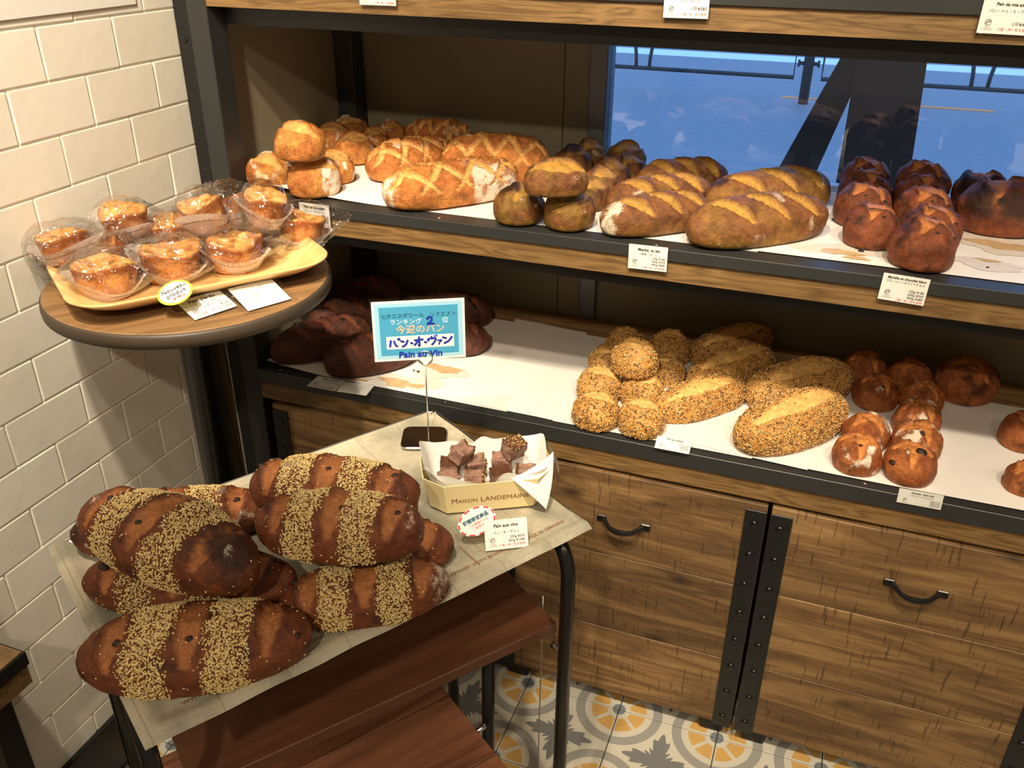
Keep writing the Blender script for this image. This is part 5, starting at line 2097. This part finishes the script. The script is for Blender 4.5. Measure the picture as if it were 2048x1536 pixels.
def pen(*pts, w=K):
    stroke(sgn, bz(*pts), w, MB, .0021 + .00002 * len(STROKES) % .0003, 'handwriting')


# 2
pen((.0125, .0185), (.016, .0215), (.0195, .019), (.018, .0145), (.0125, .0095), (.016, .0108), (.0225, .0098))
# pa n . o . va n
yb = -.0185
pen((-.0440, yb + .004), (-.0455, yb - .005))
pen((-.0390, yb + .003), (-.0370, yb - .0035), (-.0345, yb - .005))
pen((-.0335, yb + .0062), (-.0318, yb + .0075), (-.0302, yb + .0062), (-.0318, yb + .0048), (-.0335, yb + .0062), w=.0022)
pen((-.0285, yb + .0028), (-.0245, yb + .0016))
pen((-.0265, yb - .0062), (-.0215, yb - .003), (-.0185, yb + .0035))
pen((-.0135, yb - .001), (-.0115, yb - .0018))
pen((-.0075, yb + .0030), (.0045, yb + .0040))
pen((-.0010, yb + .0078), (-.0008, yb - .0058), (-.0022, yb - .0052))
pen((-.0015, yb + .0028), (-.0080, yb - .0045))
pen((.0075, yb - .0006), (.0095, yb - .0012))
pen((.0180, yb + .0072), (.0182, yb + .0045))
pen((.0130, yb + .0010), (.0132, yb + .0040), (.0240, yb + .0045), (.0225, yb - .001), (.0185, yb - .0055))
pen((.0225, yb + .0088), (.0235, yb + .0075), w=.0022)
pen((.0255, yb + .0096), (.0265, yb + .0083), w=.0022)
pen((.0275, yb + .0010), (.0335, yb + .0012), (.0310, yb - .0015), w=.0024)
pen((.0308, yb - .001), (.0290, yb - .0052), w=.0024)
pen((.0355, yb + .0055), (.0400, yb + .0038))
pen((.0375, yb - .0042), (.0440, yb - .0008), (.0490, yb + .0055))
# Pain au Vin
text(sgn, 'Pain au Vin', .0, -.0385, .0135, MB, z=.0022, bold=.028, sx=1.12, shear=.1)

# ------------------------------------------------------------------ veneer box with bread cubes
bx_c = Vector((-0.408, 0.992, 0.7035))
byaw = math.radians(30)


def octo(l, w, ch, z, dx=0):
    return [(l / 2 - ch, w / 2, z), (-l / 2 + ch, w / 2, z), (-l / 2, w / 2 - ch, z), (-l / 2, -w / 2 + ch, z), (-l / 2 + ch, -w / 2, z),
            (l / 2 - ch, -w / 2, z), (l / 2, -w / 2 + ch, z), (l / 2, w / 2 - ch, z)]


bxo = empty('veneer_box', bx_c, byaw)
tag(bxo, 'pale wood veneer box holding bread samples on the baking tray', 'box')
BL_, BW_, BH_ = 0.186, 0.108, 0.050
V, Fc = loft([octo(BL_ * .90, BW_ * .86, .022, 0.0), octo(BL_, BW_, .026, BH_), octo(BL_ - .003, BW_ - .003, .025, BH_), octo(BL_ * .90 - .003, BW_ * .86 - .003, .021, 0.002)])
link('shell', mesh_from('shell', V, Fc), M['veneer'], bxo)
# brand on the long front wall
fa = Vector((0, -BW_ * .43, 0))
fb = Vector((0, -BW_ * .5, BH_))
fv = (fb - fa).normalized()
fm = frame_matrix((fa + fb) / 2, Vector((1, 0, 0)), fv)
be = bpy.data.objects.new('brand_print', None)
COL.objects.link(be)
be.parent = bxo
be.matrix_local = fm
be.empty_display_size = .01
text(be, 'M', -.0560, -.003, .0120, M['ink_brown'], 'LEFT', 0.0, name='lettering')
text(be, 'AISON', -.0465, -.0038, .0094, M['ink_brown'], 'LEFT', 0.0)
text(be, 'L', -.0150, -.003, .0128, M['ink_brown'], 'LEFT', 0.0)
text(be, 'ANDEMAINE', -.0085, -.003, .0112, M['ink_brown'], 'LEFT', 0.0)

# crumpled liner: inner wall, raised wavy edge, two flaps
n = 64
V, Fc = [], []
lev = [(0.55, 0.016), (0.80, 0.018), (0.90, 0.030), (0.965, 0.046), (1.0, 0.058)]


def oct_r(a, l, w):
    """radius of a rounded rectangle at angle a"""
    c, s = abs(math.cos(a)), abs(math.sin(a))
    return 1.0 / ((c / (l / 2)) ** 5 + (s / (w / 2)) ** 5) ** 0.2


for j, (f, z) in enumerate(lev):
    for k in range(n):
        a = 2 * math.pi * k / n
        r = oct_r(a, BL_ * f * .925, BW_ * f * .90)
        zz = z
        if j >= 3:
            zz += 0.004 * math.sin(5 * a + 1) + 0.003 * math.sin(9 * a)
            d1 = abs((a - math.radians(168) + math.pi) % (2 * math.pi) - math.pi)
            d2 = abs((a - math.radians(20) + math.pi) % (2 * math.pi) - math.pi)
            zz += (0.020 if j == 4 else 0.008) * max(0, 1 - d1 / .42)
            zz += (0.012 if j == 4 else 0.005) * max(0, 1 - d2 / .6)
            dfr = abs((a - math.radians(262) + math.pi) % (2 * math.pi) - math.pi)
            zz -= (0.016 if j == 4 else 0.004) * max(0, 1 - dfr / .7)
            if j == 4:
                r *= 1.0 + 0.09 * max(0, 1 - d1 / .5) + 0.05 * max(0, 1 - d2 / .6)
        V.append((r * math.cos(a), r * math.sin(a), zz))
for j in range(len(lev) - 1):
    for k in range(n):
        a = j * n + k
        b = j * n + (k + 1) % n
        Fc.append((a, b, b + n, a + n))
Fc.append(tuple(range(n - 1, -1, -1)))
ln_ = empty('paper_liner', bx_c, byaw)
tag(ln_, 'white waxed paper liner with folded corners inside the veneer box', 'paper')
link('inner_sheet', mesh_from('inner_sheet', V, Fc, True), M['liner'], ln_)


def flap(name, a, b, c, bulge, nrm):
    V, Fc = [], []
    m = 10
    a, b, c, nrm = Vector(a), Vector(b), Vector(c), Vector(nrm)
    for i in range(m + 1):
        for j in range(m + 1 - i):
            u, v = i / m, j / m
            w = 1 - u - v
            p = a * w + b * u + c * v
            p = p + nrm * (bulge * 4 * (w * u + u * v + w * v) / 1.33)
            V.append(p)
    idx = {}
    q = 0
    for i in range(m + 1):
        for j in range(m + 1 - i):
            idx[(i, j)] = q
            q += 1
    for i in range(m):
        for j in range(m - i):
            Fc.append((idx[(i, j)], idx[(i + 1, j)], idx[(i, j + 1)]))
            if j < m - i - 1:
                Fc.append((idx[(i + 1, j)], idx[(i + 1, j + 1)], idx[(i, j + 1)]))
    return link(name, mesh_from(name, V, Fc, True), M['liner'], ln_)


flap('corner_flap', (0.028, -0.054, 0.055), (0.096, -0.012, 0.066), (0.076, -0.066, 0.006), 0.006, (0.6, -0.8, 0))
flap('corner_flap', (0.096, -0.012, 0.066), (0.086, 0.050, 0.060), (0.108, 0.000, 0.020), 0.004, (1, 0, 0))
flap('corner_flap', (-0.060, -0.0535, 0.050), (-0.094, -0.010, 0.060), (-0.086, -0.040, 0.076), 0.006, (-.7, -.7, 0.2))

# bread cubes
random.seed(11)
CUBES = [(-0.056, -0.016, .034, .030, .028, .20, .06), (-0.019, -0.018, .034, .031, .027, -.15, .05), (0.019, -0.018, .034, .030, .028, .18, -.06),
         (0.056, -0.014, .034, .030, .026, -.22, .05), (-0.050, 0.018, .034, .030, .030, -.2, .05), (-0.012, 0.019, .034, .031, .028, .12, .08), (0.026, 0.019, .034, .031, .030, -.1, .05),
         (-0.034, 0.004, .066, .030, .028, .7, .35), (0.042, 0.008, .066, .032, .028, .5, .30)]
for i, (x, y, z, sx, sz, rz, rx) in enumerate(CUBES):
    D, Fc = cubesphere(10)
    q = np.sign(D) * np.abs(D) ** 0.35
    q = q / np.abs(q).max(axis=1, keepdims=True) * (0.9 + 0.1 * np.linalg.norm(q, axis=1, keepdims=True) / 1.73)
    Pp = q * np.array([sx, sx * .85, sz]) / 2 * 0.92
    nn_ = fbm(Pp / 0.007, 700 + i, 3) - .5
    Pp = Pp + D * (nn_ * 0.0085)[:, None]
    crumb, crust, hole = (np.array(lin(*c)) for c in ((152, 116, 98), (88, 52, 32), (86, 58, 46)))
    C = np.repeat(crumb[None], len(Pp), 0)
    C = srgb_mix(C, np.repeat(hole[None], len(Pp), 0), sstep(.52, .72, fbm(Pp / .006, 720 + i, 2)) * .6)
    C = srgb_mix(C, np.repeat(crust[None], len(Pp), 0), sstep(.7, .85, q[:, 0 if i % 2 else 2] * (1 if i % 3 else -1)))
    me = mesh_from('bread_cube', Pp, Fc, True)
    set_col(me, C)
    me.materials.append(M['crust_soft'])
    o = link('bread_cube', me)
    o.matrix_world = Matrix.Translation(bx_c) @ Matrix.Rotation(byaw, 4, 'Z') @ Matrix.Translation((x, y, z)) @ Matrix.Rotation(rz, 4, 'Z') @ Matrix.Rotation(rx, 4, 'X')
    tag(o, 'torn bread cube with sesame-dotted crust inside the paper-lined box' if i in (1, 5, 8) else 'torn purplish bread cube with plain crust inside the paper-lined box', 'bread cube', 'bread cubes in the sample box')
    if i in (1, 5, 8):
        seeds(o, dict(P=Pp, F=np.array(Fc)), 'sesame_seeds', 70, (q[:, 0 if i % 2 else 2] * (1 if i % 3 else -1) > .8).astype(float) + .001, 0.003, SES, 730 + i)

_q = [Body(o) for o in named('bread_cube')]
for b in _q[:7]:                                      # down onto the liner
    b.o.location.z += bx_c.z + 0.0185 - float(b.world()[:, 2].min())
for b in _q[7:]:                                      # two more lie on top
    rest(b, _q[:7], bx_c.z + 0.03)

# printing on the tray paper
for k, (body, x) in enumerate([('WWW.BRANOPAC.COM', -.215), ('MADE IN GERMANY', -.115), ('WWW.BRANOPAC.COM', -.015), ('MADE IN GERMANY', .085), ('WWW.BRANOPAC.COM', .165), ('MADE IN GERMANY', .245)]):
    text(tp, body, x, -Wt / 2 + 0.029, .0078, M['ink_brown'], z=.0104, name='print')
for x in (-.165, -.065, .03, .13, .21):
    stroke(tp, [(x, -Wt / 2 + .024), (x, -Wt / 2 + .07)], .0012, M['ink_brown'], .0103, 'print')

# turn lettering into flat meshes, one for each thing and ink
bpy.context.view_layer.update()
dg = bpy.context.evaluated_depsgraph_get()
groups = {}
for (o, parent, mx, mt, name) in TEXTS:
    me = bpy.data.meshes.new_from_object(o.evaluated_get(dg))
    me.transform(mx)
    groups.setdefault((parent.name, mt.name, name), [parent, mt, name, []])[3].append(me)
for (V, Fc, parent, mt, name) in STROKES:
    groups.setdefault((parent.name, mt.name, name), [parent, mt, name, []])[3].append(mesh_from('s', V, Fc))
for (parent, mt, name, ms) in groups.values():
    bm = bmesh.new()
    for me in ms:
        bm.from_mesh(me)
    me = bm_mesh(name, bm)
    me.materials.clear()
    me.materials.append(mt)
    link(name, me, None, parent)
    for m_ in ms:
        bpy.data.meshes.remove(m_)
for (o, *_r) in TEXTS:
    c = o.data
    bpy.data.objects.remove(o)
    bpy.data.curves.remove(c)
